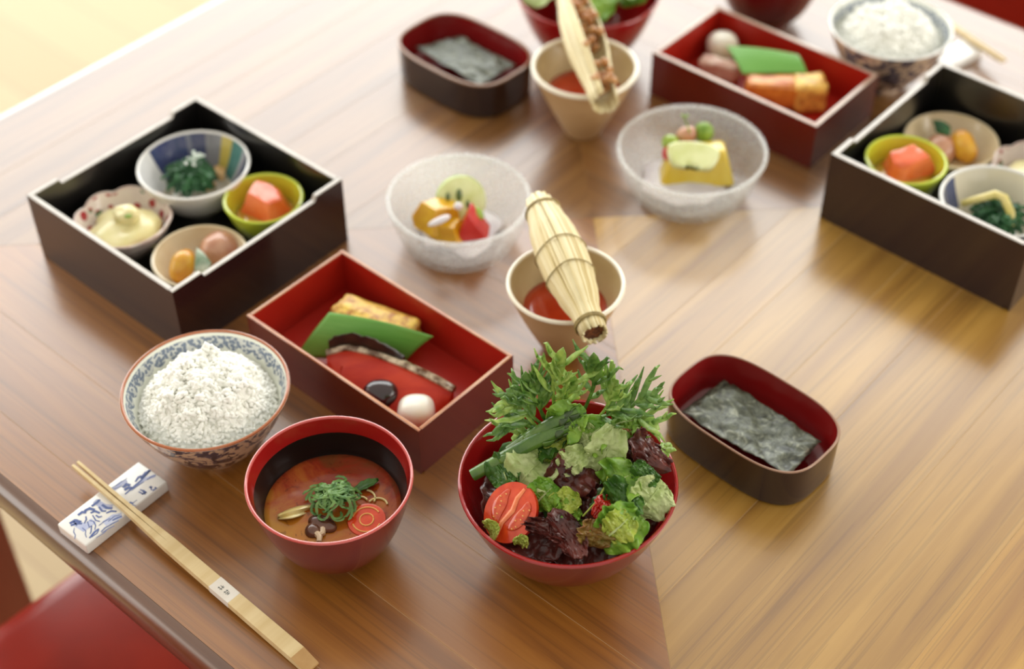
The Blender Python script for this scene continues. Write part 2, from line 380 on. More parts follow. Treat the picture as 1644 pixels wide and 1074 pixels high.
def lathe(prof, seg=64, mod=None):
    V, F = [], []
    n = len(prof)
    for j in range(seg):
        th = 2 * math.pi * j / seg
        for r, z in prof:
            if mod: r, z2 = mod(th, r, z)
            else: z2 = z
            V.append(Vector((r * math.cos(th), r * math.sin(th), z2)))
    for j in range(seg):
        k = (j + 1) % seg
        for i in range(n - 1): F.append([j * n + i, k * n + i, k * n + i + 1, j * n + i + 1])
    return V, F, n


def lathe_obj(name, prof, mats, fmi, parent, seg=64, mod=None, **kw):
    """fmi: material index for each profile segment"""
    V, F, n = lathe(prof, seg, mod)
    # close the poles
    fm = [fmi[i] for j in range(seg) for i in range(n - 1)]
    return mk(name, V, F, mats, parent, fm=fm, **kw)


def disc(r, seg=48, rings=6, zf=None):
    V = [Vector((0, 0, zf(0, 0) if zf else 0))]; F = []
    for k in range(1, rings + 1):
        for j in range(seg):
            th = 2 * math.pi * j / seg; x = r * k / rings * math.cos(th); y = r * k / rings * math.sin(th)
            V.append(Vector((x, y, zf(x, y) if zf else 0)))
    for j in range(seg): F.append([0, 1 + j, 1 + (j + 1) % seg])
    for k in range(rings - 1):
        a = 1 + k * seg; b = a + seg
        for j in range(seg): F.append([a + j, b + j, b + (j + 1) % seg, a + (j + 1) % seg])
    return V, F


def tube(path, rad, seg=8, cap=True, flat=1.0, hint=Vector((0, 0, 1))):
    V, F = [], []
    n = len(path); path = [Vector(p) for p in path]
    if not isinstance(rad, (list, tuple)): rad = [rad] * n
    for i, p in enumerate(path):
        d = (path[min(i + 1, n - 1)] - path[max(i - 1, 0)]).normalized()
        s = d.cross(hint)
        if s.length < 1e-5: s = d.cross(Vector((1, 0, 0)))
        s.normalize(); u = s.cross(d).normalized()
        for j in range(seg):
            a = 2 * math.pi * j / seg
            V.append(p + (s * math.cos(a) + u * math.sin(a) * flat) * rad[i])
    for i in range(n - 1):
        for j in range(seg):
            k = (j + 1) % seg
            F.append([i * seg + j, i * seg + k, (i + 1) * seg + k, (i + 1) * seg + j])
    if cap:
        F.append(list(range(seg))[::-1]); F.append(list(range((n - 1) * seg, n * seg)))
    return V, F


def torus_path(pts, rad, seg=8):
    V, F = [], []
    n = len(pts); pts = [Vector(p) for p in pts]
    for i, p in enumerate(pts):
        d = (pts[(i + 1) % n] - pts[i - 1]).normalized(); s = d.cross(Vector((0, 0, 1)))
        if s.length < 1e-5: s = d.cross(Vector((1, 0, 0)))
        s.normalize(); u = s.cross(d)
        for j in range(seg):
            a = 2 * math.pi * j / seg; V.append(p + (s * math.cos(a) + u * math.sin(a)) * rad)
    for i in range(n):
        for j in range(seg):
            k = (j + 1) % seg; i2 = (i + 1) % n
            F.append([i * seg + j, i * seg + k, i2 * seg + k, i2 * seg + j])
    return V, F


def blob(rx, ry, rz, amp=0.0, fs=40.0, seed=0, sub=3, flat=None, power=1.0):
    bm = bmesh.new(); bmesh.ops.create_icosphere(bm, subdivisions=sub, radius=1.0)
    off = Vector((seed * 3.1, seed * 1.7, seed * 0.9)); V = []
    for v in bm.verts:
        c = v.co.copy()
        if power != 1.0: c = Vector([math.copysign(abs(x) ** power, x) for x in c])
        c = Vector((c.x * rx, c.y * ry, c.z * rz))
        if amp: c *= 1 + amp * noise.noise(c * fs + off)
        if flat is not None and c.z < flat: c.z = flat
        V.append(c)
    bm.verts.index_update()
    F = [[v.index for v in f.verts] for f in bm.faces]; bm.free()
    return V, F


def grid(fn, nu, nv):
    V = [fn(i / nu, j / nv) for i in range(nu + 1) for j in range(nv + 1)]
    F = [[i * (nv + 1) + j, (i + 1) * (nv + 1) + j, (i + 1) * (nv + 1) + j + 1, i * (nv + 1) + j + 1] for i in range(nu) for j in range(nv)]
    return V, F


def join(*parts):
    V, F = [], []
    for v, f in parts:
        b = len(V); V += list(v); F += [[i + b for i in q] for q in f]
    return V, F


def xf(vf, mat):
    return [mat @ Vector(v) for v in vf[0]], vf[1]


def frame(p, ydir, nhint):
    y = Vector(ydir).normalized(); x = y.cross(Vector(nhint)).normalized(); z = x.cross(y)
    return Matrix(((x.x, y.x, z.x, p[0]), (x.y, y.y, z.y, p[1]), (x.z, y.z, z.z, p[2]), (0, 0, 0, 1)))


def lerp(a, b, t): return a + (b - a) * t


# ------------------------------------------------------------------ setting: floor, ledge
FZ = -0.72
V, F = box(9, 9, 0.04, c=(0, 1.5, FZ - 0.02))
tag(mk('floor', V, F, M['floor'], smooth=False), 'pale wooden floor boards around the table', 'floor', kind='structure')

M['wall'] = pm('warm_white_plaster', (226, 218, 204), (220, 210, 196), 3, 3, rough=0.8)


def wall_with_window(name, label, horizontal, pos, lo, hi, wlo, whi, zlo, zhi):
    parts = []
    for (a0, a1, z0, z1) in ((lo, wlo, FZ, 2.6), (whi, hi, FZ, 2.6), (wlo, whi, FZ, zlo), (wlo, whi, zhi, 2.6)):
        c = ((a0 + a1) / 2, pos, (z0 + z1) / 2) if horizontal else (pos, (a0 + a1) / 2, (z0 + z1) / 2)
        sz = (a1 - a0, 0.1, z1 - z0) if horizontal else (0.1, a1 - a0, z1 - z0)
        parts.append(box(*sz, c=c))
    V, F = join(*parts)
    return tag(mk(name, V, F, M['wall'], smooth=False), label, 'wall', kind='structure')


wall_with_window('wall_back', 'plaster wall with the wide window beyond the table', True, 2.99, -4.4, 4.4, -2.9, 1.7, -0.68, 2.4)
wall_with_window('wall_left', 'plaster wall with a window left of the table', False, -3.46, -2.9, 2.9, -0.2, 2.2, -0.1, 2.1)

# ------------------------------------------------------------------ table
CA, CN, HF = -0.581, 0.771, 0.486
TC = an(CA, CN)
table = emp('dining_table', 'square walnut table with mitred veneer carrying the whole meal', 'table', (TC.x, TC.y, FZ), A41)
ZT = -FZ
V, F = box(2 * HF - 0.004, 2 * HF - 0.004, 0.022, 0.0, c=(0, 0, ZT - 0.0002 - 0.011)); mk('core_board', V, F, M['joint'], table, smooth=False)
rs = random.Random(11)
for k in range(4):
    ang = [0, math.pi / 2, math.pi, -math.pi / 2][k]     # 0: edge facing -N (near edge), 1: edge facing +A (right)
    d = 0.0; first = True
    while d < HF - 0.004:
        wd = 0.035 if (first and k in (0, 2)) else rs.uniform(0.045, 0.085)
        first = False
        d1 = min(d + wd, HF)
        if HF - d1 < 0.03: d1 = HF
        g = 0.00022; a0, a1 = HF - d, HF - d1; e0, e1 = d + g, d1 - g
        ymid = -HF + (d + d1) / 2
        P = [(-a0 + 2 * g, e0), (a0 - 2 * g, e0), (max(a1, 0.0004), e1), (-max(a1, 0.0004), e1)]
        V = [Vector((x, -HF + y - ymid, z)) for z in (-0.001, 0.0) for x, y in P]
        F = [[3, 2, 1, 0], [4, 5, 6, 7], [0, 1, 5, 4], [1, 2, 6, 5], [2, 3, 7, 6], [3, 0, 4, 7]]
        o = mk('plank', V, F, (M['veneer_a'], M['veneer_b'], M['veneer_c'], M['veneer_c'])[k], table, smooth=False)
        o.rotation_euler = (0, 0, ang); o.location = Matrix.Rotation(ang, 3, 'Z') @ Vector((0, ymid, ZT))
        d = d1
for k in range(4):
    ang = k * math.pi / 2
    prof = [(0, 0), (0.004, -0.0004), (0.008, -0.002), (0.0105, -0.005), (0.0115, -0.009), (0.0115, -0.020), (0.009, -0.024), (0, -0.024)]
    V, F = [], []
    for sgn in (-1, 1):
        for (o_, z) in prof: V.append(Vector((sgn * (HF + o_), -HF - o_, z)))
    n = len(prof)
    F = [[i, i + 1, n + i + 1, n + i] for i in range(n - 1)]
    o = mk('edge_band', V, F, M['edge'], table); o.rotation_euler = (0, 0, ang); o.location = (0, 0, ZT)
for sx in (-1, 1):
    for sy in (-1, 1):
        V, F = box(0.07, 0.07, ZT - 0.028, 0.004, c=(sx * (HF - 0.036), sy * (HF - 0.062), (ZT - 0.028) / 2)); mk('leg', V, F, M['tleg'], table)


# ------------------------------------------------------------------ chairs
def chair(label, pos, rz, zback=0.0):
    c = emp('upholstered_chair', label, 'chair', (pos.x, pos.y, FZ), rz, 'red leather chairs at the table')
    V, F = box(0.53, 0.50, 0.10, 0.032, 5, (0, 0, 0.412))
    V = [Vector((v.x * (1.0 - 0.02 * (v.y / 0.24 + 1) / 2), v.y, v.z + 0.008 * (1 - (v.x / 0.24) ** 2) * (1 - (v.y / 0.24) ** 2) * (v.z > 0.42))) for v in V]
    mk('seat', V, F, M['leather'], c)
    V, F = box(0.45, 0.05, 0.42, 0.022, 4, (0, -0.235, 0.60))
    V = [Vector((v.x, v.y - 0.10 * (v.z - 0.4) - 0.10 * (1 - (v.x / 0.225) ** 2) * 0.25, v.z)) for v in V]
    mk('backrest', V, F, M['leather'], c)
    for sx in (-1, 1):
        for sy in (-1, 1):
            V, F = tube([(sx * 0.2, sy * 0.19, 0.37), (sx * 0.205, sy * 0.2, 0.0)], [0.019, 0.013], 10); mk('leg', V, F, M['chairwood'], c)
    return c


chair('red leather chair pushed under the near edge by the chopsticks', an(-0.565, 0.205), A41)
chair('red leather chair on the far side behind the distant rice bowl', an(-0.565, 1.40), A41 + math.pi)

# ------------------------------------------------------------------ lacquer boxes
def lacquer_box(name, label, c, yaw, wx, wy, h, t, minn, mout, mrim, notch=False, rimw=0.0015):
    b = emp(name, label, 'box', (c[0], c[1], 0), yaw)
    V, F = box(wx - 2 * t, wy - 2 * t, 0.004, 0.0, c=(0, 0, 0.005)); mk('bottom_panel', V, F, minn, b, smooth=False)
    # local x along AX (L->F), local y along NX (L->T); notched walls are the ones at x = const
    def wall(length, thick, notched, rot, off):
        ns = 0.17
        prof = []
        L2 = length / 2
        if notched:
            s0 = -L2 + ns * length; s1 = -s0; dz = 0.0042
            prof = [(-L2, h), (s0 - 0.0015, h), (s0 + 0.0005, h - dz), (s1 - 0.0005, h - dz), (s1 + 0.0015, h), (L2, h)]
        else: prof = [(-L2, h), (L2, h)]
        n = len(prof); V = []; F = []; fm = []
        # rows: outer bottom, outer top, rim outer, rim inner, inner top, inner bottom
        bv = 0.0006
        for s, z in prof:
            V += [Vector((s, -thick / 2, 0.0)), Vector((s, -thick / 2, z - bv)), Vector((s, -thick / 2 + bv, z)), Vector((s, thick / 2 - bv, z)), Vector((s, thick / 2, z - bv)), Vector((s, thick / 2, 0.003))]
        for i in range(n - 1):
            for j in range(5):
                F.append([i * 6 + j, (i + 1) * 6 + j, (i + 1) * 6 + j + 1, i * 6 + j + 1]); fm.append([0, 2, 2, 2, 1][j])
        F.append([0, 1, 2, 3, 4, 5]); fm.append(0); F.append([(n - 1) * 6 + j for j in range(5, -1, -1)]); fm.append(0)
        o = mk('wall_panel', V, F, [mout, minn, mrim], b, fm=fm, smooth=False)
        o.rotation_euler = (0, 0, rot); o.location = Matrix.Rotation(rot, 3, 'Z') @ Vector((0, -off + thick / 2, 0))
    wall(wx - (0 if not notch else 2 * t), t, False, 0, wy / 2); wall(wx - (0 if not notch else 2 * t), t, False, math.pi, wy / 2)
    wall(wy - (2 * t if not notch else 0), t, notch, math.pi / 2, wx / 2); wall(wy - (2 * t if not notch else 0), t, notch, -math.pi / 2, wx / 2)
    return b


B1 = lacquer_box('bento_box', 'square black lacquer box holding four small bowls at the left', (-0.2547, 0.9257), R(-40.6), 0.1725, 0.1725, 0.0635, 0.0042, M['blackin'], M['blackout'], M['glarerim'], True)
B2 = lacquer_box('bento_box', 'square black lacquer box holding four small bowls at the right edge', (0.3762, 0.9706), R(-41.4), 0.1725, 0.1725, 0.066, 0.0046, M['blackin'], M['blackout'], M['glarerim'], True)
R1 = lacquer_box('lacquer_tray_box', 'red lacquer box of salmon and green leaf behind the soup', (-0.0963, 0.7793), R(-41.3), 0.1735, 0.097, 0.0444, 0.0028, M['redlacin'], M['redlac'], M['tanglarerim'])
R2 = lacquer_box('lacquer_tray_box', 'red lacquer box of food on the far side behind the glass dish', (0.2235, 1.1218), R(-40.6), 0.171, 0.1012, 0.0445, 0.0042, M['redlacin'], M['redlac'], M['paleglarerim'])


# ------------------------------------------------------------------ bowls
def bowl(name, label, cat, X, Y, z0, r, h, foot_r, foot_h, th, mout, minn, mrim, curve=0.55, rimr=None, band=None, mod=None, seg=72, inner_z=None, group=None, floor_flat=0.35):
    e = emp(name, label, cat, (X, Y, z0), 0.0, group)
    N = 16; prof = []; fmi = []
    def rad(t): return foot_r + (r - foot_r) * (t ** curve)
    outer = []
    for i in range(N + 1):
        t = i / N; t = t ** 1.5
        outer.append((rad(t), foot_h + (h - foot_h) * t))
    prof.append((0.0001, foot_h))
    prof += outer; fmi += [0] * (N + 1)
    inner = [(max(q - th, 0.0), z + (th if i == 0 else th * (1 - i / N) * 0.9)) for i, (q, z) in enumerate(outer)][::-1]
    inner[0] = (r - th, h)
    prof += inner; fmi += [1]
    for i in range(N):
        z = inner[i][1]
        fmi.append(2 if (band and z > h - band) else 1)
    prof.append((0.0001, inner[-1][1])); fmi.append(1)
    mats = [mout, minn, mrim if band else minn]
    lathe_obj('body', prof, mats, fmi, e, seg, mod)
    rr = rimr or th * 0.55
    pts = []
    for j in range(seg):
        a = 2 * math.pi * j / seg; q = r - th / 2; z = h
        if mod: q, z = mod(a, q, z)
        pts.append((q * math.cos(a), q * math.sin(a), z))
    V, F = torus_path(pts, rr, 8); mk('rim', V, F, mrim if not band else M['bowlrim'], e)
    if foot_h > 0:
        f1 = foot_r * 1.0
        lathe_obj('foot_ring', [(f1 - 0.003, foot_h + 0.003), (f1, foot_h + 0.002), (f1 - 0.0006, 0), (f1 - 0.003, 0), (f1 - 0.003, foot_h + 0.003)], [mout], [0] * 4, e, 48)
    return e


bowl('rice_bowl', 'blue-and-white porcelain rice bowl with lace border beside the chopstick rest', 'bowl', -0.2085, 0.7110, 0, 0.0574, 0.060, 0.021, 0.007, 0.0026, M['riceout'], M['ricein'], M['browrim'], 0.56, 0.0012)
bowl('rice_bowl', 'porcelain rice bowl on the far side between the two right boxes', 'bowl', 0.3385, 1.1565, 0, 0.0549, 0.060, 0.021, 0.007, 0.0026, M['riceout'], M['ricein'], M['white'], 0.56, 0.0012)
bowl('soup_bowl', 'dark red lacquer soup bowl with black inside in front', 'bowl', -0.1163, 0.6243, 0, 0.0536, 0.068, 0.023, 0.008, 0.0022, M['bowlredd'], M['blacksoup'], M['bowlred'], 0.42, 0.0011, band=0.0105)
bowl('soup_bowl', 'dark red lacquer soup bowl cut by the top of the picture', 'bowl', 0.245, 1.262, 0, 0.0536, 0.068, 0.023, 0.008, 0.0022, M['bowlredd'], M['blacksoup'], M['bowlred'], 0.42, 0.0011, band=0.0105)
bowl('salad_bowl', 'round crimson lacquer bowl filled with leafy salad in front', 'bowl', 0.0352, 0.6227, 0, 0.0698, 0.068, 0.028, 0.007, 0.0024, M['bowlredd'], M['bowlred'], M['bowlred'], 0.48, 0.0013)
bowl('salad_bowl', 'crimson lacquer salad bowl cut by the top of the picture', 'bowl', 0.070, 1.205, 0, 0.066, 0.068, 0.028, 0.007, 0.0024, M['bowlred'], M['bowlred'], M['bowlred'], 0.48, 0.0013)


# sauce cups: straight cones
def cup(label, X, Y, r, h, rb, ring):
    e = emp('sauce_cup', label, 'cup', (X, Y, 0))
    th = 0.0028
    prof = [(0.0001, 0.0), (rb - 0.001, 0.0), (rb, 0.0015)] + [(lerp(rb, r, t) + 0.0012 * math.sin(math.pi * t), lerp(0.0015, h, t)) for t in [i / 10 for i in range(1, 11)]]
    inn = [(lerp(rb, r, t) + 0.0012 * math.sin(math.pi * t) - th, lerp(0.006, h, t)) for t in [i / 10 for i in range(10, -1, -1)]]
    full = prof + inn + [(0.0001, 0.006)]
    fmi = [0] * (len(prof) - 1) + [1] * (len(full) - len(prof))
    lathe_obj('body', full, [M['ceramico'], M['ceramic']], fmi, e, 64)
    V, F = torus_path([((r - th / 2) * math.cos(a), (r - th / 2) * math.sin(a), h) for a in [2 * math.pi * j / 72 for j in range(72)]], ring, 8); mk('rim', V, F, M['cuprim'], e)
    return e


cup('cream conical ceramic cup of red sauce behind the salad', 0.0390, 0.8105, 0.0431, 0.0655, 0.0150, 0.0017)
cup('cream conical ceramic cup of red sauce on the far side', 0.0628, 1.0830, 0.0456, 0.067, 0.0155, 0.0022)
V, F = disc(0.0318, 48, 4); tag(mk('red_sauce', V, F, M['sauce'], None, (0.0390, 0.8105, 0.0425), solid=0.001), 'red sauce in the near conical cup', 'sauce')
V, F = disc(0.0325, 48, 4); tag(mk('red_sauce', V, F, M['sauce'], None, (0.0628, 1.0830, 0.0425), solid=0.001), 'red sauce in the far conical cup', 'sauce')


# glass dishes
def glass_dish(label, X, Y, r, h, rb):
    e = emp('glass_dish', label, 'dish', (X, Y, 0)); th = 0.0035
    prof = [(0.0001, 0.0), (rb - 0.004, 0.0), (rb, 0.002)]
    for i in range(1, 13):
        t = i / 12; prof.append((rb + (r - rb) * (t ** 0.62), 0.002 + (h - 0.002) * t ** 1.15))
    inn = [(q - th, z + 0.003 * (1 - z / h)) for q, z in prof[:1:-1]]; inn[0] = (r - th, h)
    full = prof + inn + [(0.0001, 0.005)]
    V, F, n = lathe(full, 72); mk('body', V, F, M['glass'], e)
    V, F = torus_path([((r - th / 2) * math.cos(a), (r - th / 2) * math.sin(a), h) for a in [2 * math.pi * j / 72 for j in range(72)]], th * 0.56, 8); mk('rim', V, F, M['glass'], e)
    return e


glass_dish('frosted glass dish of cut fruit in the middle of the table', -0.0419, 0.9334, 0.0578, 0.045, 0.040)
glass_dish('frosted glass dish with a yellow fruit wedge before the red box', 0.1484, 0.9963, 0.0622, 0.045, 0.042)


# oval seaweed boxes
def oval_box(label, X, Y, yaw, hw, hd, h, mout, rw):
    e = emp('oval_box', label, 'box', (X, Y, 0), yaw); n = 3.2; seg = 96
    def ring(s, z):
        out = []
        for j in range(seg):
            a = 2 * math.pi * j / seg; c, q = math.cos(a), math.sin(a)
            out.append(Vector((math.copysign(abs(c) ** (2 / n), c) * (hw - s), math.copysign(abs(q) ** (2 / n), q) * (hd - s), z)))
        return out
    rows = [ring(0.03, 0.0), ring(0.004, 0.0), ring(0.0012, 0.0015), ring(0.0004, 0.006), ring(0, h), ring(0.0018, h), ring(0.0028, 0.010), ring(0.006, 0.006), ring(0.012, 0.005), ring(0.034, 0.005)]
    fmr = [0, 0, 0, 0, 2, 1, 1, 1, 1]
    V = [v for r_ in rows for v in r_]; F = []; fm = []
    for i in range(len(rows) - 1):
        for j in range(seg): F.append([i * seg + j, i * seg + (j + 1) % seg, (i + 1) * seg + (j + 1) % seg, (i + 1) * seg + j]); fm.append(fmr[i])
    F.append([(len(rows) - 1) * seg + j for j in range(seg)]); fm.append(1); F.append([j for j in range(seg)][::-1]); fm.append(0)
    mk('body', V, F, [mout, M['ovalin'], M['ovalrim']], e, fm=fm)
    V, F = torus_path(ring(0.0009, h), rw, 6); mk('rim', V, F, M['ovalrim'], e)
    return e


oval_box('dark oval lacquer box with red lining right of the salad', 0.1667, 0.7111, R(-43.5), 0.0597, 0.0392, 0.036, M['blackout'], 0.0007)
oval_box('dark oval lacquer box with red lining beside the far cup', -0.0424, 1.1581, R(-42), 0.0613, 0.0429, 0.036, M['blackout'], 0.0014)


def nori(label, corners, z, seed, amp=0.0022):
    P = [at(x, y, z) for x, y in corners]; c = sum(P, Vector()) / 4
    def fn(u, v):
        p = lerp(lerp(P[0], P[1], u), lerp(P[3], P[2], u), v) - c
        jag = 0.0006 * noise.noise(Vector((u * 20, v * 20, seed)))
        return Vector((p.x + jag, p.y - jag, amp * noise.noise(p * 45 + Vector((seed, 0, 0))) + amp * 0.7 * noise.noise(p * 140 + Vector((seed, 3, 0)))))
    V, F = grid(fn, 40, 28)
    return tag(mk('nori_sheet', V, F, M['nori'], None, c, solid=0.0005), label, 'seaweed', 'toasted seaweed sheets')


nori('toasted seaweed sheet on top in the near oval box', [(1092, 661), (1177, 615), (1318, 710), (1264, 764)], 0.0190, 1, 0.003)
nori('darker seaweed sheet peeking out under the top sheet, near oval box', [(1105, 652), (1163, 611), (1305, 705), (1258, 748)], 0.0135, 5, 0.0015)
nori('pale glinting seaweed sheet in the far oval box', [(668, 77), (738, 58), (828, 103), (770, 137)], 0.021, 9, 0.0025)

# small dishes inside the black boxes
SZ = 0.0076


def scallop(n, amp, zamp):
    def f(th, r, z):
        k = min(1.0, z / 0.031); s = abs(math.cos(n * th / 2)) ** 0.7
        return r * (1 + amp * k * (s - 0.6)), z + zamp * k * (s - 0.6)
    return f


def small(kind, label, X, Y, r, top):
    h = top - SZ
    if kind == 'blue': bowl('small_dish', label, 'dish', X, Y, SZ, r, h, r * 0.42, 0.004, 0.0026, M['white'], M['bluein'], M['white'], 0.5, 0.0014)
    if kind == 'blue2': bowl('small_dish', label, 'dish', X, Y, SZ, r, h, r * 0.42, 0.004, 0.0026, M['white'], M['bluein2'], M['white'], 0.5, 0.0016)
    if kind == 'lime': bowl('small_dish', label, 'dish', X, Y, SZ, r, h, r * 0.45, 0.004, 0.0024, M['lime'], M['limein'], M['lime'], 0.5, 0.0015)
    if kind == 'floral': bowl('small_dish', label, 'dish', X, Y, SZ, r, h, r * 0.45, 0.004, 0.0022, M['floralout'], M['floral'], M['floralout'], 0.5, 0.0012, mod=scallop(8, 0.07, 0.003))
    if kind == 'beige': bowl('small_dish', label, 'dish', X, Y, SZ, r, h, r * 0.45, 0.004, 0.0026, M['beige'], M['beige'], M['beige'], 0.5, 0.0016)


small('blue', 'blue and white dish of greens in the left black box', -0.2575, 0.9735, 0.0458, 0.048)
small('lime', 'lime dish of salmon chunk in the left black box', -0.1966, 0.9335, 0.0318, 0.045)
small('floral', 'scalloped floral dish of cream salad in the left black box', -0.3062, 0.9184, 0.0378, 0.038)
small('beige', 'beige dish of simmered vegetables in the left black box', -0.2400, 0.8765, 0.0372, 0.034)
small('beige', 'beige dish of simmered vegetables in the right black box', 0.3706, 1.0261, 0.0396, 0.031)
small('lime', 'lime dish of salmon chunk in the right black box', 0.3185, 0.9721, 0.0329, 0.052)
small('blue2', 'white dish with blue band in the right black box', 0.3815, 0.9221, 0.0450, 0.050)
small('floral', 'scalloped floral dish mostly cut off at the right picture edge', 0.4300, 0.9800, 0.0360, 0.036)

# ------------------------------------------------------------------ rice
def rice(label, X, Y, Rr, z0, dome, seed, ngr):
    rr = random.Random(seed)
    def zf(x, y):
        q = min(1.0, math.hypot(x, y) / Rr); p = Vector((x, y, seed))
        lump = noise.noise(p * 62) * 0.0085 + noise.noise(p * 150) * 0.0042
        return z0 + dome * (1 - q ** 2.8) + lump * (1 - q ** 6)
    parts = [disc(Rr, 64, 20, zf)]
    gv, gf = [], []
    bm = bmesh.new(); bmesh.ops.create_uvsphere(bm, u_segments=7, v_segments=6, radius=1.0); bm.verts.index_update()
    gv = [v.co.copy() for v in bm.verts]; gf = [[v.index for v in f.verts] for f in bm.faces]; bm.free()
    for i in range(ngr):
        q = math.sqrt(rr.random()) * Rr * 0.99; a = rr.random() * 6.283
        x, y = q * math.cos(a), q * math.sin(a); z = zf(x, y)
        L = rr.uniform(0.0026, 0.0036); B = rr.uniform(0.0013, 0.0017)
        m = Matrix.Translation((x, y, z + rr.uniform(-0.0008, 0.0018))) @ Matrix.Rotation(rr.random() * 6.283, 4, 'Z') @ Matrix.Rotation(rr.gauss(0, 0.5), 4, 'Y') @ Matrix.Diagonal((L, B, B, 1))
        parts.append(([m @ v for v in gv], gf))
    V, F = join(*parts)
    return tag(mk('cooked_rice', V, F, M['rice'], None, (X, Y, 0), sharp=False), label, 'rice', kind='stuff')


rice('fluffy white rice heaped in the near porcelain bowl', -0.2085, 0.7110, 0.0466, 0.041, 0.033, 3, 2200)
rice('white rice in the far porcelain bowl', 0.3385, 1.1565, 0.0455, 0.044, 0.026, 8, 1200)

# ------------------------------------------------------------------ straw wrapped bundles
def bundle(label, pA, pB, rads, n_straw, arc=(0, 2 * math.pi), hint=(0, 0, 1), tie_t=(0.09, 0.42, 0.60, 0.92), seed=2, group='straw wrapped natto bundles'):
    pA, pB = Vector(pA), Vector(pB); L = (pB - pA).length
    y = (pB - pA).normalized(); x = y.cross(Vector(hint)).normalized(); z = x.cross(y)
    e = D.objects.new('straw_bundle', None); COL.objects.link(e); e.empty_display_size = 0.02
    e.matrix_world = Matrix(((x.x, z.x, y.x, pA.x), (x.y, z.y, y.y, pA.y), (x.z, z.z, y.z, pA.z), (0, 0, 0, 1))) @ Matrix.Identity(4)
    # columns x, z, y give left handed axes: flip one
    e.matrix_world = Matrix(((-x.x, z.x, y.x, pA.x), (-x.y, z.y, y.y, pA.y), (-x.z, z.z, y.z, pA.z), (0, 0, 0, 1)))
    tag(e, label, 'straw bundle', group)
    def rad(t):
        k = t * (len(rads) - 1); i = min(int(k), len(rads) - 2); f = k - i; f = f * f * (3 - 2 * f)
        return lerp(rads[i], rads[i + 1], f)
    rr = random.Random(seed); meshes = []
    for q in range(3):                      # three straw shapes shared by all straws
        N = 18; path = []; rs_ = []
        t0, t1 = (0.0, 1.0) if q == 0 else (0.012 * q, 1.0 - 0.008 * q)
        for i in range(N + 1):
            t = lerp(t0, t1, i / N)
            path.append(Vector((rad(t) - 0.0011 - 0.0007 * (q == 2), 0.0012 * math.sin(3 * t + q) * (q - 1), t * L)))
            rs_.append(0.0009 + 0.00055 * rad(t) / max(rads))
        V, F = tube(path, rs_, 6, True, 0.8, Vector((1, 0, 0)))
        me = D.meshes.new('straw'); me.from_pydata([tuple(v) for v in V], [], F); me.materials.append(M['straw'])
        for p in me.polygons: p.use_smooth = True
        meshes.append(me)
    for i in range(n_straw):
        o = D.objects.new('straw', meshes[rr.randrange(3)]); COL.objects.link(o); o.parent = e
        o.rotation_euler = (0, 0, lerp(arc[0], arc[1], (i + rr.uniform(-0.3, 0.3)) / n_straw))
    full = arc[1] - arc[0] > 6
    if full:
        core = [(0.0001, 0.003)] + [(rad(t) - 0.0016, lerp(0.003, L - 0.0035, t)) for t in [i / 12 for i in range(13)]] + [(0.0001, L - 0.0035)]
        lathe_obj('core', core, [M['strawcut']], [0] * (len(core) - 1), e, 32)
    for k, tt in enumerate(tie_t):
        pts = []
        wob = 0.0012 if 0.2 < tt < 0.8 else 0.0
        rep = 2 if tt > 0.85 else 1
        for w_ in range(rep):
            nseg = 40
            pts = []
            for j in range(nseg + (0 if full else 1)):
                a = lerp(arc[0], arc[1], j / nseg)
                pts.append(Vector(((rad(tt) + 0.0006) * math.cos(a), (rad(tt) + 0.0006) * math.sin(a), tt * L + wob * math.sin(3 * a) + 0.0016 * w_)))
            tr_ = 0.0005 if wob else 0.00085
            V, F = torus_path(pts, tr_, 6) if full else tube(pts, tr_, 6)
            mk('twine_tie', V, F, M['twine'], e)
    return e, x, y, z


bundle('whole straw bundle tied with twine lying across the near cup', at(864, 322, 0.0865), at(955, 538, 0.0775), [0.0098, 0.0138, 0.0172, 0.0186, 0.0180, 0.0150, 0.0108, 0.0098], 64)
pA2, pB2 = at(912, -18, 0.090), at(972, 166, 0.079)
e2, bx_, by_, bz_ = bundle('opened straw bundle showing brown beans lying across the far cup', pA2, pB2, [0.0100, 0.0140, 0.0170, 0.0180, 0.0175, 0.0150, 0.0125, 0.0115], 52, arc=(R(112), R(112 + 285)), tie_t=(0.08,), seed=5)
rr = random.Random(4); parts = []
for i in range(70):
    t_ = rr.uniform(0.12, 0.93); L2 = (pB2 - pA2).length
    rmax = 0.0095 * (0.7 + 0.5 * math.sin(math.pi * t_)); a = rr.random() * 6.283; q = rmax * math.sqrt(rr.random())
    c = Vector((q * math.cos(a) + 0.0025, q * math.sin(a) + 0.0060, t_ * L2))
    b = blob(0.0042, 0.003, 0.003, 0.1, 300, i, 2)
    parts.append(xf(b, Matrix.Translation(c) @ Matrix.Rotation(rr.random() * 6, 4, 'Z') @ Matrix.Rotation(rr.random() * 6, 4, 'X')))
V, F = join(*parts); V = [e2.matrix_world @ v - pB2 for v in V]
tag(mk('natto_beans', V, F, M['natto'], None, pB2), 'sticky brown fermented beans inside the opened straw bundle', 'beans', kind='stuff')

# ------------------------------------------------------------------ chopsticks and rests
def rest(label, corners, zt, painted):
    P = [at(x, y, zt) for x, y in corners]; c = sum(P, Vector()) / 4
    d = ((P[1] - P[0]) + (P[2] - P[3])).normalized(); L = ((P[1] - P[0]).length + (P[2] - P[3]).length) / 2; W = ((P[3] - P[0]).length + (P[2] - P[1]).length) / 2
    yaw = math.atan2(d.y, d.x)
    e = emp('chopstick_rest', label, 'chopstick rest', (c.x, c.y, 0), yaw)
    V, F = box(L, W, zt, 0.0012, 3, (0, 0, zt / 2)); mk('body', V, F, M['white'], e)
    return e, P, c, yaw


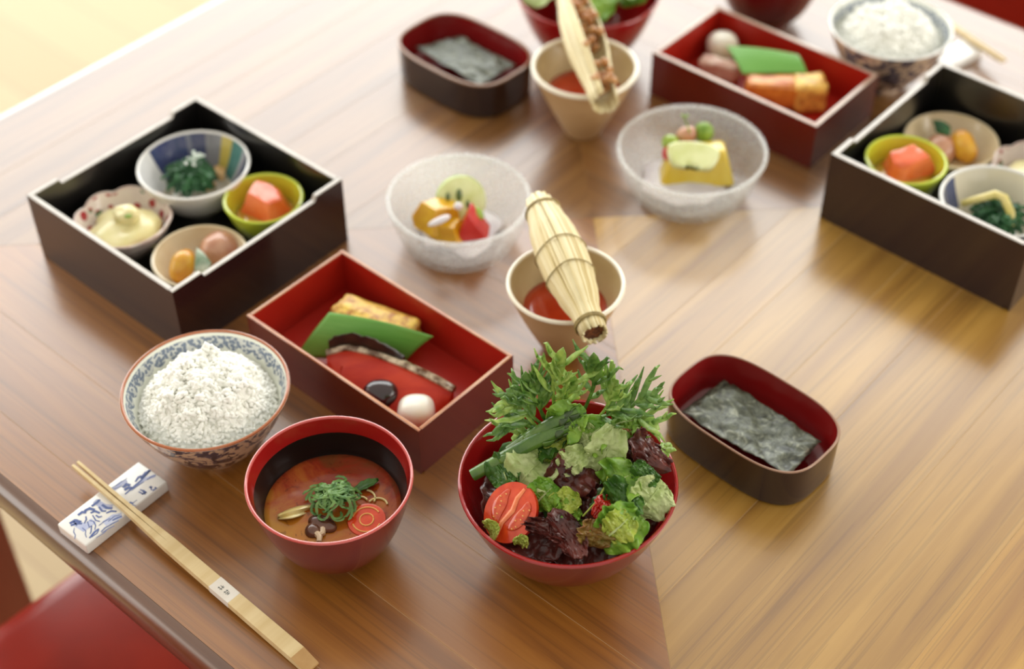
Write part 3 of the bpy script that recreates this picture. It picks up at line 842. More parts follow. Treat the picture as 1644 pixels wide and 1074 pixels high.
RZ = 0.0095
rst, RP, rc, ryaw = rest('blue-and-white porcelain chopstick rest painted with a landscape, near corner', [(91.7, 839.8), (224, 740), (267, 772.8), (137, 878)], RZ, True)
Rinv = Matrix.Rotation(-ryaw, 4, 'Z') @ Matrix.Translation((-rc.x, -rc.y, 0))


def rp(zx, zy, z=RZ + 0.00012):      # point in the 5.968x close-up of the rest -> local point on its top
    p = Rinv @ at(80 + zx / 5.968, 720 + zy / 5.968, RZ); return Vector((p.x, p.y, z))


def strokes(lines, z):
    parts = []
    for pts, wd in lines:
        P = [rp(x, y, z) for x, y in pts]; V, F = [], []
        n = len(P)
        for i, p in enumerate(P):
            d = (P[min(i + 1, n - 1)] - P[max(i - 1, 0)]).normalized(); s = Vector((-d.y, d.x, 0)) * wd * (0.55 + 0.45 * math.sin(math.pi * (i + 0.5) / n)) / 2
            V += [p - s, p + s]
        F = [[2 * i, 2 * i + 1, 2 * i + 3, 2 * i + 2] for i in range(n - 1)]
        parts.append((V, F))
    return join(*parts)


k = 0.001
wash = [([(230, 700), (330, 760), (420, 690)], 7 * k), ([(520, 720), (620, 660), (690, 640)], 6 * k), ([(600, 400), (690, 330), (740, 310)], 4 * k), ([(770, 400), (900, 300), (1010, 260)], 3 * k), ([(430, 500), (520, 560), (600, 560)], 5 * k)]
V, F = strokes(wash, RZ + 0.00008); mk('pale_wash', V, F, M['bluewash'], rst, smooth=False)
ln = [([(190, 720), (240, 690), (300, 705)], 2.6 * k), ([(200, 740), (250, 720), (310, 720)], 1.8 * k), ([(230, 700), (260, 740)], 1.2 * k),
      ([(235, 760), (228, 800), (245, 830), (238, 870)], 0.6 * k), ([(310, 760), (345, 790), (340, 820), (352, 855)], 0.6 * k), ([(330, 720), (350, 680), (345, 650)], 1.1 * k),
      ([(360, 700), (380, 760), (400, 740), (395, 800), (385, 820)], 0.9 * k), ([(380, 690), (420, 700), (440, 740), (430, 780)], 0.8 * k),
      ([(270, 640), (310, 610), (350, 615)], 2.4 * k), ([(330, 600), (380, 575), (430, 590)], 2.6 * k), ([(390, 620), (430, 600), (480, 620)], 2.0 * k), ([(400, 555), (450, 520), (480, 490)], 2.2 * k),
      ([(440, 640), (470, 660), (500, 650)], 1.4 * k), ([(410, 640), (440, 690), (480, 700)], 1.0 * k), ([(470, 560), (500, 600), (540, 600)], 1.6 * k), ([(500, 540), (545, 570), (600, 575)], 2.2 * k), ([(540, 620), (590, 600), (640, 605)], 1.6 * k),
      ([(380, 860), (430, 800), (470, 770)], 1.6 * k), ([(400, 850), (450, 815), (470, 780)], 0.8 * k), ([(490, 800), (530, 760), (600, 720), (660, 690)], 1.0 * k), ([(500, 810), (560, 770), (620, 740)], 0.7 * k), ([(470, 740), (520, 700), (580, 670)], 0.7 * k), ([(600, 690), (650, 665), (690, 650)], 1.4 * k), ([(560, 700), (620, 650), (670, 640)], 0.8 * k), ([(440, 860), (520, 810), (540, 790)], 0.5 * k),
      ([(590, 380), (660, 340), (740, 285)], 0.5 * k), ([(600, 390), (650, 380), (690, 360)], 0.5 * k), ([(700, 375), (735, 345), (770, 355)], 3.0 * k), ([(715, 400), (745, 380), (785, 375)], 2.6 * k), ([(720, 440), (790, 380), (870, 310), (960, 215)], 1.5 * k), ([(820, 320), (850, 275), (880, 260)], 1.6 * k), ([(870, 290), (920, 235), (965, 208)], 2.4 * k), ([(790, 395), (850, 350), (900, 320)], 0.8 * k), ([(930, 300), (970, 275), (1015, 255)], 0.9 * k),
      ([(850, 415), (900, 440)], 1.1 * k), ([(865, 395), (890, 405), (915, 440)], 1.2 * k), ([(895, 400), (925, 425)], 1.1 * k), ([(880, 440), (930, 420)], 0.9 * k), ([(950, 375), (985, 370)], 1.1 * k), ([(965, 360), (975, 400)], 1.0 * k), ([(985, 405), (1020, 380)], 1.3 * k), ([(1005, 370), (1025, 385)], 0.9 * k), ([(765, 515), (800, 530)], 1.6 * k), ([(790, 540), (825, 550)], 0.6 * k), ([(800, 520), (835, 495)], 0.5 * k)]
V, F = strokes(ln, RZ + 0.00016); mk('blue_landscape_painting', V, F, M['bluepaint'], rst, smooth=False)
rest('white porcelain chopstick rest beside the far rice bowl', [(1492, 88), (1548, 60), (1580, 78), (1522, 108)], RZ, False)


def chopsticks(label, ptip, pend, band_t, wide):
    """joined pair: two slim square sticks that meet in a wide flat shaft, paper band, slanted end"""
    d = Vector(pend) - Vector(ptip); L = d.length; y = d.normalized(); x = y.cross(Vector((0, 0, 1))).normalized(); z = x.cross(y)
    e = D.objects.new('disposable_chopsticks', None); COL.objects.link(e)
    e.matrix_world = Matrix(((x.x, y.x, z.x, ptip[0]), (x.y, y.y, z.y, ptip[1]), (x.z, y.z, z.z, ptip[2]), (0, 0, 0, 1)))
    tag(e, label, 'chopsticks', 'joined pairs of bamboo chopsticks')
    for s in (-1, 1):
        V, F = [], []
        st = [(0.0, 0.0019, 0.0026), (0.004, 0.0020, 0.0030), (0.055, 0.0027, 0.0043), (0.10, 0.0043 * wide, 0.0050), (L - 0.013, 0.0049 * wide, 0.0056), (L, 0.0049 * wide, 0.0018)]
        for i, (yy, hw, hh) in enumerate(st):
            gap = 0.0011 * max(0.0, 1 - yy / 0.085)
            x0 = s * gap; x1 = s * (gap + hw)
            lo, hi = min(x0, x1), max(x0, x1)
            zt = hh / 2 if i < 5 else -0.0011; zb = -0.0029 if i >= 4 else -hh / 2
            V += [Vector((lo, yy, zb)), Vector((hi, yy, zb)), Vector((hi, yy, zt)), Vector((lo, yy, zt))]
        n = len(st); fm = []
        for i in range(n - 1):
            for j in range(4): F.append([i * 4 + j, i * 4 + (j + 1) % 4, (i + 1) * 4 + (j + 1) % 4, (i + 1) * 4 + j]); fm.append(1 if (i == n - 2 and j == 2) else 0)
        F.append([3, 2, 1, 0]); fm.append(0); F.append([(n - 1) * 4 + j for j in range(4)]); fm.append(1)
        mk('stick', V, F, [M['chop'], M['chopcut']], e, fm=fm, smooth=False)
    by = band_t * L; hwid = 0.00462 * wide + 0.00012
    V, F = box(2 * hwid, 0.0185, 0.0057, 0.0002, 1, (0, by, 0)); bo = mk('paper_band', V, F, M['paper'], e)
    parts = []
    for (x0, y0, x1, y1) in [(-.5, .0, .3, .3), (-.2, -.4, -.2, .5), (.1, -.3, .5, -.3), (.3, -.5, .25, .5), (-.45, .35, -.1, .1), (.05, .3, .5, .1),
                             (-.5, 1.3, .45, 1.2), (-.25, 1.0, -.3, 1.5), (.2, 1.0, .25, 1.5), (-.4, 1.7, .45, 1.65), (0, 1.5, .05, 2.1), (-.3, 2.0, .35, 1.95)]:
        a = Vector((x0 * 0.0036, (y0 - 0.75) * 0.0036, 0)); b = Vector((x1 * 0.0036, (y1 - 0.75) * 0.0036, 0)); dd = (b - a); s_ = Vector((-dd.y, dd.x, 0)).normalized() * 0.00022
        q = Vector((0.0002, by, 0.00292)); V = [q + a - s_, q + b - s_, q + b + s_, q + a + s_]; parts.append((V, [[0, 1, 2, 3]]))
    V, F = join(*parts); mk('printed_characters', V, F, M['ink'], bo, smooth=False)
    return e


chopsticks('pair of joined bamboo chopsticks on the painted rest, near corner', at(121, 745, 0.0150), at(501, 1071, 0.0031), 0.655, 1.12)
chopsticks('pair of joined bamboo chopsticks behind the far rice bowl', at(1612, 98, 0.0150), at(1452, -6, 0.0031), 0.655, 1.0)

# ------------------------------------------------------------------ red box contents (near)
def slab(name, label, cat, P, th, m, amp=0.0015, fs=90, seed=0, bev=0.25, group=None):
    """rounded block from three top-face points p0, p1 (long side), p2 (short side)"""
    p0, p1, p2 = P; c = (p1 + p2) / 2; ux = (p1 - p0); uy = (p2 - p0); lx, ly = ux.length, uy.length
    ux.normalize(); uy = (uy - ux * uy.dot(ux)).normalized(); ly = abs((p2 - p0).dot(uy)); uz = ux.cross(uy)
    if uz.z < 0: uz = -uz; ux = -ux
    bm = bmesh.new(); bmesh.ops.create_cube(bm, size=1.0)
    for v in bm.verts: v.co = Vector((v.co.x * lx, v.co.y * ly, v.co.z * th))
    bmesh.ops.bevel(bm, geom=list(bm.edges), offset=min(lx, ly, th) * bev, segments=3, affect='EDGES', profile=0.6)
    bmesh.ops.subdivide_edges(bm, edges=list(bm.edges), cuts=3, use_grid_fill=True)
    bm.normal_update(); bm.verts.index_update()
    V = [v.co + v.normal * amp * noise.noise(v.co * fs + Vector((seed, seed, 0))) for v in bm.verts]; F = [[v.index for v in f.verts] for f in bm.faces]; bm.free()
    mw = Matrix(((ux.x, uy.x, uz.x, 0), (ux.y, uy.y, uz.y, 0), (ux.z, uy.z, uz.z, 0), (0, 0, 0, 1)))
    V = [mw @ (v - Vector((0, 0, th / 2))) for v in V]
    return tag(mk(name, V, F, m, None, c), label, cat, group)


slab('grilled_omelette', 'yellow browned omelette slice at the back of the near red box', 'omelette', [at(557, 466, 0.031), at(680, 512, 0.031), at(527, 495, 0.031)], 0.023, M['omelet'], 0.0022, 150, 3)


def leaf_quad(name, label, A, B, C, Dd, m, sag, nu=24, nv=12, cat='leaf', thick=0.0005, ridge=0.0):
    c = (A + B + C + Dd) / 4
    def fn(u, v):
        p = lerp(lerp(A, B, u), lerp(Dd, C, u), v) - c
        p.z += sag * math.sin(math.pi * u) * (1 - v) + sag * 0.6 * math.sin(math.pi * v) + ridge * math.exp(-((u - 0.55) / 0.06) ** 2)
        return p
    V, F = grid(fn, nu, nv)
    o = mk(name, V, F, m, None, c, solid=thick)
    uv = o.data.uv_layers.new(name='uv')
    for lp in o.data.loops:
        i = lp.vertex_index; uv.data[lp.index].uv = ((i // (nv + 1)) / nu, (i % (nv + 1)) / nv)
    return tag(o, label, cat)


leaf_quad('bamboo_leaf', 'green bamboo leaf standing between omelette and salmon, near red box', at(529, 501, 0.037), at(696, 540, 0.036), at(652, 579, 0.012), at(474, 574, 0.009), M['bamboo'], 0.003)


def fillet(label, top, zt, drop, back, char=True):
    """salmon piece: list of pixels along its skin edge; flesh falls towards the viewer"""
    e0 = at(*top[len(top) // 2], 0.007)
    e = emp('grilled_salmon', label, 'fish', e0)
    N = 30; n = len(top)
    pts = []
    for i in range(N + 1):
        k = i / N * (n - 1); j = min(int(k), n - 2); f = k - j
        a, b = top[j], top[j + 1]; z = lerp(zt[j], zt[j + 1], f)
        pts.append(at(lerp(a[0], b[0], f), lerp(a[1], b[1], f), z) - e0)
    # smooth
    for _ in range(3): pts = [pts[0]] + [(pts[i - 1] + pts[i] * 2 + pts[i + 1]) / 4 for i in range(1, N)] + [pts[-1]]
    fv, sv = [], []
    for i, p in enumerate(pts):
        d = (pts[min(i + 1, N)] - pts[max(i - 1, 0)]); d.z = 0; d.normalize(); s = Vector((d.y, -d.x, 0))      # towards the viewer
        if s.y > 0: s = -s
        u = i / N; end = min(1.0, 12 * min(u, 1 - u) + 0.35)
        fl = drop * end
        wob = 0.0008 * noise.noise(Vector((u * 14, 1, 0)))
        fv += [p - s * back * 0.4, p + Vector((0, 0, 0.0003)), p + s * fl * 0.35 + Vector((0, 0, -0.003 + wob)), p + s * fl * 0.75 + Vector((0, 0, -0.009 + wob)), Vector((p.x + s.x * fl, p.y + s.y * fl, 0.0015)), Vector((p.x - s.x * back * 0.4, p.y - s.y * back * 0.4, 0.0015))]
        h = 0.0022 + 0.0008 * noise.noise(Vector((u * 18, 4, 0)))
        sv += [p + s * 0.0004 + Vector((0, 0, 0.0)), p + s * 0.0002 + Vector((0, 0, h * 0.8)), p - s * back * 0.5 + Vector((0, 0, h * 1.3)), p - s * back + Vector((0, 0, h * 0.6)), p - s * back + Vector((0, 0, -0.004))]
    inv = Matrix.Rotation(R(41.3), 3, 'Z'); o0 = Vector((-0.0963, 0.7793, 0))
    def clamp(v):
        l = inv @ (v + e0 - o0); l.x = max(-0.082, min(0.082, l.x)); l.y = max(-0.0435, min(0.0435, l.y))
        return inv.transposed() @ l + o0 - e0
    fv = [clamp(v) for v in fv]; sv = [clamp(v) for v in sv]
    def rows(V, m):
        F = []
        for i in range(N):
            for j in range(m): k2 = (j + 1) % m; F.append([i * m + j, i * m + k2, (i + 1) * m + k2, (i + 1) * m + j])
        F.append(list(range(m))); F.append([N * m + j for j in range(m)][::-1]); return F
    mk('flesh', fv, rows(fv, 6), M['fish'], e); mk('skin', sv, rows(sv, 5), M['fishskin'], e)
    if char:
        cv = []
        i0, i1 = 1, int(N * 0.62)
        for i in range(i0, i1 + 1):
            p = pts[i]; d = (pts[i + 1] - pts[i - 1]); d.z = 0; d.normalize(); s = Vector((d.y, -d.x, 0)); s = -s if s.y > 0 else s
            f = (i - i0) / (i1 - i0); h = 0.0125 * math.sin(math.pi * min(1, 0.18 + f * 0.78)) ** 0.6 + 0.0035 * noise.noise(Vector((f * 12, 2, 0)))
            q = p - s * back * 0.9
            cv += [q + Vector((0, 0, -0.004)), q + s * 0.0012 + Vector((0, 0, h * 0.6)), q - s * 0.0005 + Vector((0, 0, h)), q - s * 0.003 + Vector((0, 0, h * 0.85)), q - s * 0.004 + Vector((0, 0, -0.004))]
        m = 5; F = []; nn = i1 - i0
        for i in range(nn):
            for j in range(m): k2 = (j + 1) % m; F.append([i * m + j, i * m + k2, (i + 1) * m + k2, (i + 1) * m + j])
        F.append(list(range(m))); F.append([nn * m + j for j in range(m)][::-1])
        o = mk('charred_skin', cv, F, M['char'], e); o['label'] = 'blackened grilled edge of the skin'
    return e


fillet('grilled red salmon fillet with silver skin in the near red box', [(524, 572), (556, 562), (596, 571), (640, 587), (690, 610), (726, 630)], [0.022, 0.026, 0.028, 0.028, 0.026, 0.022], 0.036, 0.0060)
p = at(611, 634, 0.018); V, F = blob(0.0132, 0.0120, 0.0112, 0.06, 90, 2, 4); tag(mk('simmered_plum', V, F, M['plum'], None, p), 'glossy dark plum in the front of the near red box', 'plum')
p = at(668, 662, 0.0165); V, F = blob(0.0135, 0.0135, 0.0105, 0.05, 80, 5, 4, power=0.8); tag(mk('white_turnip', V, F, M['turnip'], None, p), 'white turnip ball in the corner of the near red box', 'turnip')

# far red box contents
p = at(1160, 74, 0.022); V, F = blob(0.0145, 0.0135, 0.0135, 0.05, 80, 6, 4, power=0.85); tag(mk('white_turnip', V, F, M['turnip'], None, p), 'white turnip ball in the far red box', 'turnip')
slab('grilled_fish', 'pale pink grilled fish piece beside the leaf in the far red box', 'fish', [at(1118, 96, 0.024), at(1178, 112, 0.024), at(1135, 84, 0.024)], 0.016, M['pinkfish'], 0.002, 120, 4)
leaf_quad('bamboo_leaf', 'green bamboo leaf laid over the food in the far red box', at(1166, 74, 0.040), at(1282, 88, 0.042), at(1296, 117, 0.036), at(1192, 119, 0.034), M['bamboo'], 0.002)
slab('glazed_omelette', 'orange glazed omelette block in the far red box', 'omelette', [at(1206, 113, 0.034), at(1318, 118, 0.034), at(1192, 136, 0.034)], 0.026, M['omelet2'], 0.002, 120, 7)
slab('glazed_omelette', 'yellow omelette end piece at the right of the far red box', 'omelette', [at(1272, 116, 0.0375), at(1322, 112, 0.0375), at(1282, 140, 0.0375)], 0.030, M['omelet'], 0.002, 120, 9)

# ------------------------------------------------------------------ small dish foods
def leafblade(p0, p1, width, bend, twist=0.0, nu=10, nv=4, rf=0.0):
    d = p1 - p0; L = d.length
    fr = frame(Vector((0, 0, 0)), d, Vector((0, 0.25, 1)))
    def fn(u, v):
        x = (v - 0.5) * 2 * width * math.sin(math.pi * min(1, 0.12 + 0.86 * u)) ** 0.7
        q = Vector((x, L * u, bend * math.sin(math.pi * u) + width * 0.35 * ((v - 0.5) * 2) ** 2 + rf * math.sin(u * 21 + v * 9)))
        q = Matrix.Rotation(twist * u, 3, 'Y') @ q
        return fr @ q
    return grid(fn, nu, nv)


def greens(label, cx, cy, z, spread, n, seed, m):
    c = at(cx, cy, z); rr = random.Random(seed); parts = []
    for i in range(n):
        a = rr.uniform(0, 6.283); q = spread * math.sqrt(rr.random()) * 0.8
        p0 = Vector((q * math.cos(a), q * math.sin(a), rr.uniform(-0.004, 0.006))); b = a + rr.gauss(0, 1.4)
        p0.z += 0.010 * (1 - (q / spread) ** 2)
        L = spread * rr.uniform(0.6, 1.1)
        p1 = p0 + Vector((-L * math.cos(b) * 0.8, -L * math.sin(b) * 0.8 - 0.003, rr.uniform(-0.006, 0.006)))
        parts.append(leafblade(p0, p1, rr.uniform(0.0028, 0.0058), rr.uniform(0.001, 0.005), rr.gauss(0, 0.8), 10, 4, 0.0008))
    V, F = join(*parts)
    return tag(mk('boiled_greens', V, F, m, None, c, solid=0.0006), label, 'greens', kind='stuff')


greens('dark boiled greens heaped in the left blue dish', 306, 280, 0.033, 0.027, 110, 3, M['spinach'])
c = at(309, 251, 0.052); rr = random.Random(5); parts = []
for i in range(16):
    b = blob(rr.uniform(.0012, .0026), rr.uniform(.001, .0018), rr.uniform(.0008, .0014), 0.4, 300, i, 2)
    parts.append(xf(b, Matrix.Translation((rr.gauss(0, .0035), rr.gauss(0, .0045), rr.uniform(-.002, .002))) @ Matrix.Rotation(rr.random() * 6, 4, 'Z')))
V, F = join(*parts); tag(mk('white_flakes', V, F, M['flake'], None, c), 'white flakes sprinkled on the greens in the left blue dish', 'garnish', kind='stuff')
for i, (px, py, s, nm) in enumerate([(333, 297, 0.0075, 'fried tofu cube at the front of the left blue dish'), (352, 278, 0.008, 'yellow fried tofu cube at the right of the left blue dish')]):
    V, F = box(s * 1.6, s * 1.2, s, s * 0.2, 2); o = mk('fried_tofu', V, F, M['tofu'], None, at(px, py, 0.027), (0.3, 0.2, 0.7 + i)); tag(o, nm, 'tofu')
greens('green vegetables in the white dish of the right black box', 1600, 345, 0.034, 0.027, 100, 9, M['spinach'])
V, F = tube([at(1545, 327, 0.036), at(1572, 319, 0.045), at(1598, 312, 0.050), at(1612, 318, 0.049), at(1622, 340, 0.044), at(1629, 362, 0.036)], [0.0028, 0.0032, 0.0036, 0.0036, 0.0034, 0.003], 10)
c = at(1600, 330, 0.04); V = [v - c for v in V]; tag(mk('pickled_stem', V, F, M['yellowstem'], None, c), 'pale yellow bent stem on the greens of the right black box', 'vegetable')

# cream salad mound
c = at(202, 372, 0.029)
V, F = blob(0.0285, 0.0265, 0.010, 0.35, 60, 3, 4); tag(mk('cream_salad', V, F, M['cream'], None, c), 'pale yellow creamy salad mound in the left floral dish', 'salad')
V, F = blob(0.0105, 0.0095, 0.010, 0.35, 110, 6, 4); V = [v + Vector((0.002, 0.006, 0.0105)) for v in V]
me = mk('cream_salad', V, F, M['cream'], None, c); tag(me, 'small peak on top of the creamy salad, left floral dish', 'salad')
V, F = blob(0.0028, 0.0022, 0.0012, 0.3, 200, 2, 2); tag(mk('green_garnish', V, F, M['sprout'], None, at(206, 347, 0.048)), 'tiny green garnish on the creamy salad', 'garnish')
V, F = blob(0.023, 0.022, 0.009, 0.3, 60, 7, 3); tag(mk('cream_salad', V, F, M['cream'], None, Vector((0.430, 0.980, 0.025))), 'creamy salad in the floral dish at the right picture edge', 'salad')


def chunk(name, label, cat, p, rx, ry, rz, seed, m, cuts, broth=None):
    """faceted chunk: icosphere clipped by a few planes"""
    bm = bmesh.new(); bmesh.ops.create_icosphere(bm, subdivisions=4, radius=1.0); V = []
    planes = [(Vector(n).normalized(), d) for n, d in cuts]
    for v in bm.verts:
        c = v.co.copy() * 1.35
        for n, d in planes:
            k = c.dot(n)
            if k > d: c = c - n * (k - d)
        c = Vector((c.x * rx, c.y * ry, c.z * rz)); c *= 1 + 0.05 * noise.noise(c * 130 + Vector((seed, 0, 0))); V.append(c)
    bm.verts.index_update(); F = [[v.index for v in f.verts] for f in bm.faces]; bm.free()
    return tag(mk(name, V, F, m, None, p, (0.12, -0.16, 0.55 + seed)), label, cat)


CUT = [((0, 0, 1), 0.75), ((0, 0, -1), 0.7), ((1, 0.3, 0.2), 0.8), ((-1, 0.2, 0.3), 0.85), ((0.2, -1, 0.35), 0.75), ((0, 1, 0.2), 0.8), ((-0.6, -0.7, 0.6), 0.85)]
chunk('salmon_chunk', 'orange salmon chunk in the left lime dish', 'salmon', at(427, 327, 0.034), 0.0195, 0.0170, 0.0165, 2, M['salmon'], CUT)
chunk('salmon_chunk', 'orange salmon cube in the right lime dish', 'salmon', at(1456, 266, 0.040), 0.0190, 0.0150, 0.0150, 6, M['salmon'], CUT)
for nm, X, Y, r_ in (('amber broth under the salmon in the left lime dish', -0.1966, 0.9335, 0.0235), ('amber broth under the salmon in the right lime dish', 0.3185, 0.9721, 0.0245)):
    V, F = disc(r_, 40, 3); tag(mk('amber_broth', V, F, M['broth'], None, (X, Y, 0.030 if X < 0 else 0.035), solid=0.0006), nm, 'broth')


def egg(name, label, cat, px, py, z, rx, ry, rz, yaw, tilt, m, seed):
    V, F = blob(rx, ry, rz, 0.10, 90, seed, 4); return tag(mk(name, V, F, m, None, at(px, py, z), (tilt, 0, yaw)), label, cat)


egg('simmered_pumpkin', 'oval yellow pumpkin piece in the left beige dish', 'pumpkin', 293, 427, 0.028, 0.0090, 0.0150, 0.0100, R(-18), 0.35, M['potato'], 2)
egg('simmered_taro', 'pinkish round taro piece in the left beige dish', 'taro', 354, 400, 0.025, 0.0165, 0.0145, 0.0125, R(30), 0.2, M['meat'], 4)
egg('simmered_pumpkin', 'oval yellow pumpkin piece in the right beige dish', 'pumpkin', 1547, 236, 0.025, 0.0100, 0.0150, 0.0120, R(25), 0.5, M['potato'], 5)
egg('simmered_taro', 'pinkish round taro piece in the right beige dish', 'taro', 1510, 239, 0.022, 0.0155, 0.0135, 0.0110, R(40), 0.2, M['meat'], 8)
for nm, q in (('white and green leaf garnish in the left beige dish', [(316, 398, .036), (340, 424, .034), (333, 442, .030), (312, 436, .030)]), ('dark green leaf garnish in the right beige dish', [(1496, 194, .034), (1526, 204, .034), (1524, 221, .030), (1502, 212, .030)])):
    P = [at(*k_) for k_ in q]; leaf_quad('leaf_garnish', nm, P[0], P[1], P[2], P[3], M['ginkgo'] if 'white' in nm else M['spinach'], 0.003, 10, 6, 'garnish', 0.0008)

# ------------------------------------------------------------------ fruit dishes
def slice_round(name, label, cat, p, r, th, rot, m, mr, seeds):
    e = D.objects.new(name, None); COL.objects.link(e); e.location = p; e.rotation_euler = rot; tag(e, label, cat)
    prof = [(0.0001, th / 2), (r * 0.88, th / 2), (r * 0.97, th * 0.42)]; V, F, n = lathe(prof, 40); mk('flesh', V, F, m, e)
    prof = [(r * 0.97, th * 0.42), (r, th * 0.2), (r, -th * 0.4), (r * 0.9, -th / 2), (0.0001, -th / 2)]; V, F, n = lathe(prof, 40); mk('rind', V, F, mr, e)
    for k in range(seeds):
        a = k * 2.399; q = r * (0.30 + 0.22 * (k % 2)); V, F = blob(0.0013, 0.0007, 0.0006, 0, 1, 0, 2); o = mk('seed', V, F, M['seed'], e); o.location = (q * math.cos(a), q * math.sin(a), th / 2); o.rotation_euler = (0, 0, a)
    return e


G1 = Vector((-0.0419, 0.9334, 0))
V, F = blob(0.032, 0.030, 0.007, 0.3, 70, 2, 3); tag(mk('white_bed', V, F, M['ice'], None, G1 + Vector((0, 0.002, 0.010))), 'white bed under the fruit in the middle glass dish', 'garnish')
slice_round('kiwi_slice', 'pale green round kiwi slice standing in the middle glass dish', 'kiwi', at(740, 322, 0.030), 0.0205, 0.008, (R(58), R(6), R(10)), M['kiwi'], M['kiwiskin'], 0)
for px, py, s, sl in ((737, 313, 1.0, 'large dark green seed in the centre of the kiwi slice'), (719, 316, 0.7, 'small dark seed left on the kiwi slice'), (751, 328, 0.7, 'small dark seed right on the kiwi slice')):
    V, F = blob(0.0026 * s, 0.0016 * s, 0.0052 * s, 0, 1, 0, 2); tag(mk('black_seed', V, F, M['seed'], None, at(px, py, 0.040), (R(-30), 0, 0)), sl, 'seed', 'seeds on the kiwi slice')
chunk('mango_chunk', 'yellow mango chunk at the left of the middle glass dish', 'mango', at(706, 345, 0.027), 0.0175, 0.0150, 0.0150, 3, M['mango'], CUT)
chunk('mango_chunk', 'amber mango piece at the front of the middle glass dish', 'mango', at(720, 366, 0.022), 0.0150, 0.0120, 0.0100, 5, M['mango'], CUT)
V, F = blob(0.0095, 0.0030, 0.0028, 0.15, 90, 4, 3); tag(mk('silver_fruit_skin', V, F, M['ice'], None, at(706, 354, 0.040), (0, R(-12), R(22))), 'pale glinting peel strip on the mango, middle glass dish', 'peel')
V, F = blob(0.0035, 0.0028, 0.0030, 0.15, 90, 6, 3); tag(mk('white_jelly', V, F, M['ice'], None, at(736, 331, 0.043)), 'white jelly cube above the red wedge, middle glass dish', 'jelly')
V, F = blob(0.0085, 0.0050, 0.0050, 0.2, 90, 8, 3); tag(mk('green_grape', V, F, M['kiwiskin'], None, at(763, 341, 0.034), (0, 0.4, -0.4)), 'green fruit piece right of the red wedge, middle glass dish', 'fruit')
# red wedge: triangular prism with rounded bevel
P = [at(729, 392, 0.016), at(785, 385, 0.016), at(752, 345, 0.044)]; back = Vector((0.002, 0.016, 0.002)); c = sum(P, Vector()) / 3
bm = bmesh.new(); vv = [bm.verts.new(q - c) for q in P] + [bm.verts.new(q - c + back) for q in P]
for f in ([0, 1, 2], [5, 4, 3], [0, 3, 4, 1], [1, 4, 5, 2], [2, 5, 3, 0]): bm.faces.new([vv[i] for i in f])
bmesh.ops.recalc_face_normals(bm, faces=list(bm.faces)); bmesh.ops.bevel(bm, geom=list(bm.edges), offset=0.0022, segments=3, affect='EDGES', profile=0.5)
bm.verts.index_update(); V = [v.co.copy() for v in bm.verts]; F = [[v.index for v in f.verts] for f in bm.faces]; bm.free()
tag(mk('red_fruit_wedge', V, F, M['redfruit'], None, c), 'red fruit wedge at the front of the middle glass dish', 'fruit')

G2 = Vector((0.1484, 0.9963, 0))
V, F = blob(0.034, 0.032, 0.007, 0.3, 70, 5, 3); tag(mk('white_bed', V, F, M['ice'], None, G2 + Vector((-0.004, 0.002, 0.010))), 'white bed under the yellow wedge in the right glass dish', 'garnish')
# yellow wedge: trapezoid block
P = [at(1059, 304, 0.012), at(1180, 301, 0.012), at(1166, 242, 0.042), at(1080, 246, 0.042)]; c = sum(P, Vector()) / 4; back = [Vector((0, 0.026, 0)), Vector((0, 0.026, 0)), Vector((0, 0.020, -0.003)), Vector((0, 0.020, -0.003))]
bm = bmesh.new(); vv = [bm.verts.new(q - c) for q in P] + [bm.verts.new(q - c + b_) for q, b_ in zip(P, back)]
for f in ([0, 1, 2, 3], [7, 6, 5, 4], [0, 4, 5, 1], [1, 5, 6, 2], [2, 6, 7, 3], [3, 7, 4, 0]): bm.faces.new([vv[i] for i in f])
bmesh.ops.recalc_face_normals(bm, faces=list(bm.faces)); bmesh.ops.bevel(bm, geom=list(bm.edges), offset=0.003, segments=3, affect='EDGES', profile=0.5)
bm.verts.index_update(); V = [v.co.copy() for v in bm.verts]; F = [[v.index for v in f.verts] for f in bm.faces]; bm.free()
tag(mk('yellow_fruit_wedge', V, F, M['pine'], None, c), 'large yellow fruit wedge in the right glass dish', 'fruit')
V, F = disc(0.0215, 32, 6, lambda x, y: 0.0 if y > -0.012 else 0.0)
V = [Vector((v.x, max(v.y, -0.016) * (1 if v.y < 0 else 0.35), v.z)) for v in V]
tag(mk('kiwi_slice', V, F, M['kiwi'], None, at(1113, 243, 0.046), (R(22), R(4), R(-4)), solid=0.006), 'pale green half slice on top of the yellow wedge', 'kiwi')
egg('strawberry_piece', 'red berry piece behind the yellow wedge', 'berry', 1078, 246, 0.034, 0.0075, 0.007, 0.008, 0, 0, M['redfruit'], 3)
egg('green_grape', 'green grape behind the yellow wedge', 'grape', 1130, 212, 0.042, 0.0085, 0.008, 0.009, 0, 0, M['sprout'], 5)
egg('fig_piece', 'pinkish fruit piece between the grape and the green slice', 'fruit', 1103, 216, 0.042, 0.0095, 0.007, 0.007, 0.4, 0, M['meat'], 9)
egg('green_grape', 'small green fruit at the left of the right glass dish', 'grape', 1076, 228, 0.040, 0.0075, 0.007, 0.006, 0.4, 0, M['kiwiskin'], 7)
parts = [tube([at(1108, 214, 0.046), at(1103, 200, 0.058), at(1099, 191, 0.066)], [0.0008, 0.0007, 0.0005], 6)]
c = at(1103, 205, 0.05); st = mk('green_sprout', [v - c for v in parts[0][0]], parts[0][1], M['sprout'], None, c); tag(st, 'tiny green sprout rising from the right glass dish', 'sprout')
for k, (qx, qy) in enumerate(((1093, 186), (1106, 187))):
    V, F = leafblade(at(1099, 191, 0.066), at(qx, qy, 0.069), 0.003, 0.001); b0 = at(1099, 191, 0.066)
    mk('leaflet', [v + b0 - c for v in V], F, M['sprout'], st, solid=0.0004)

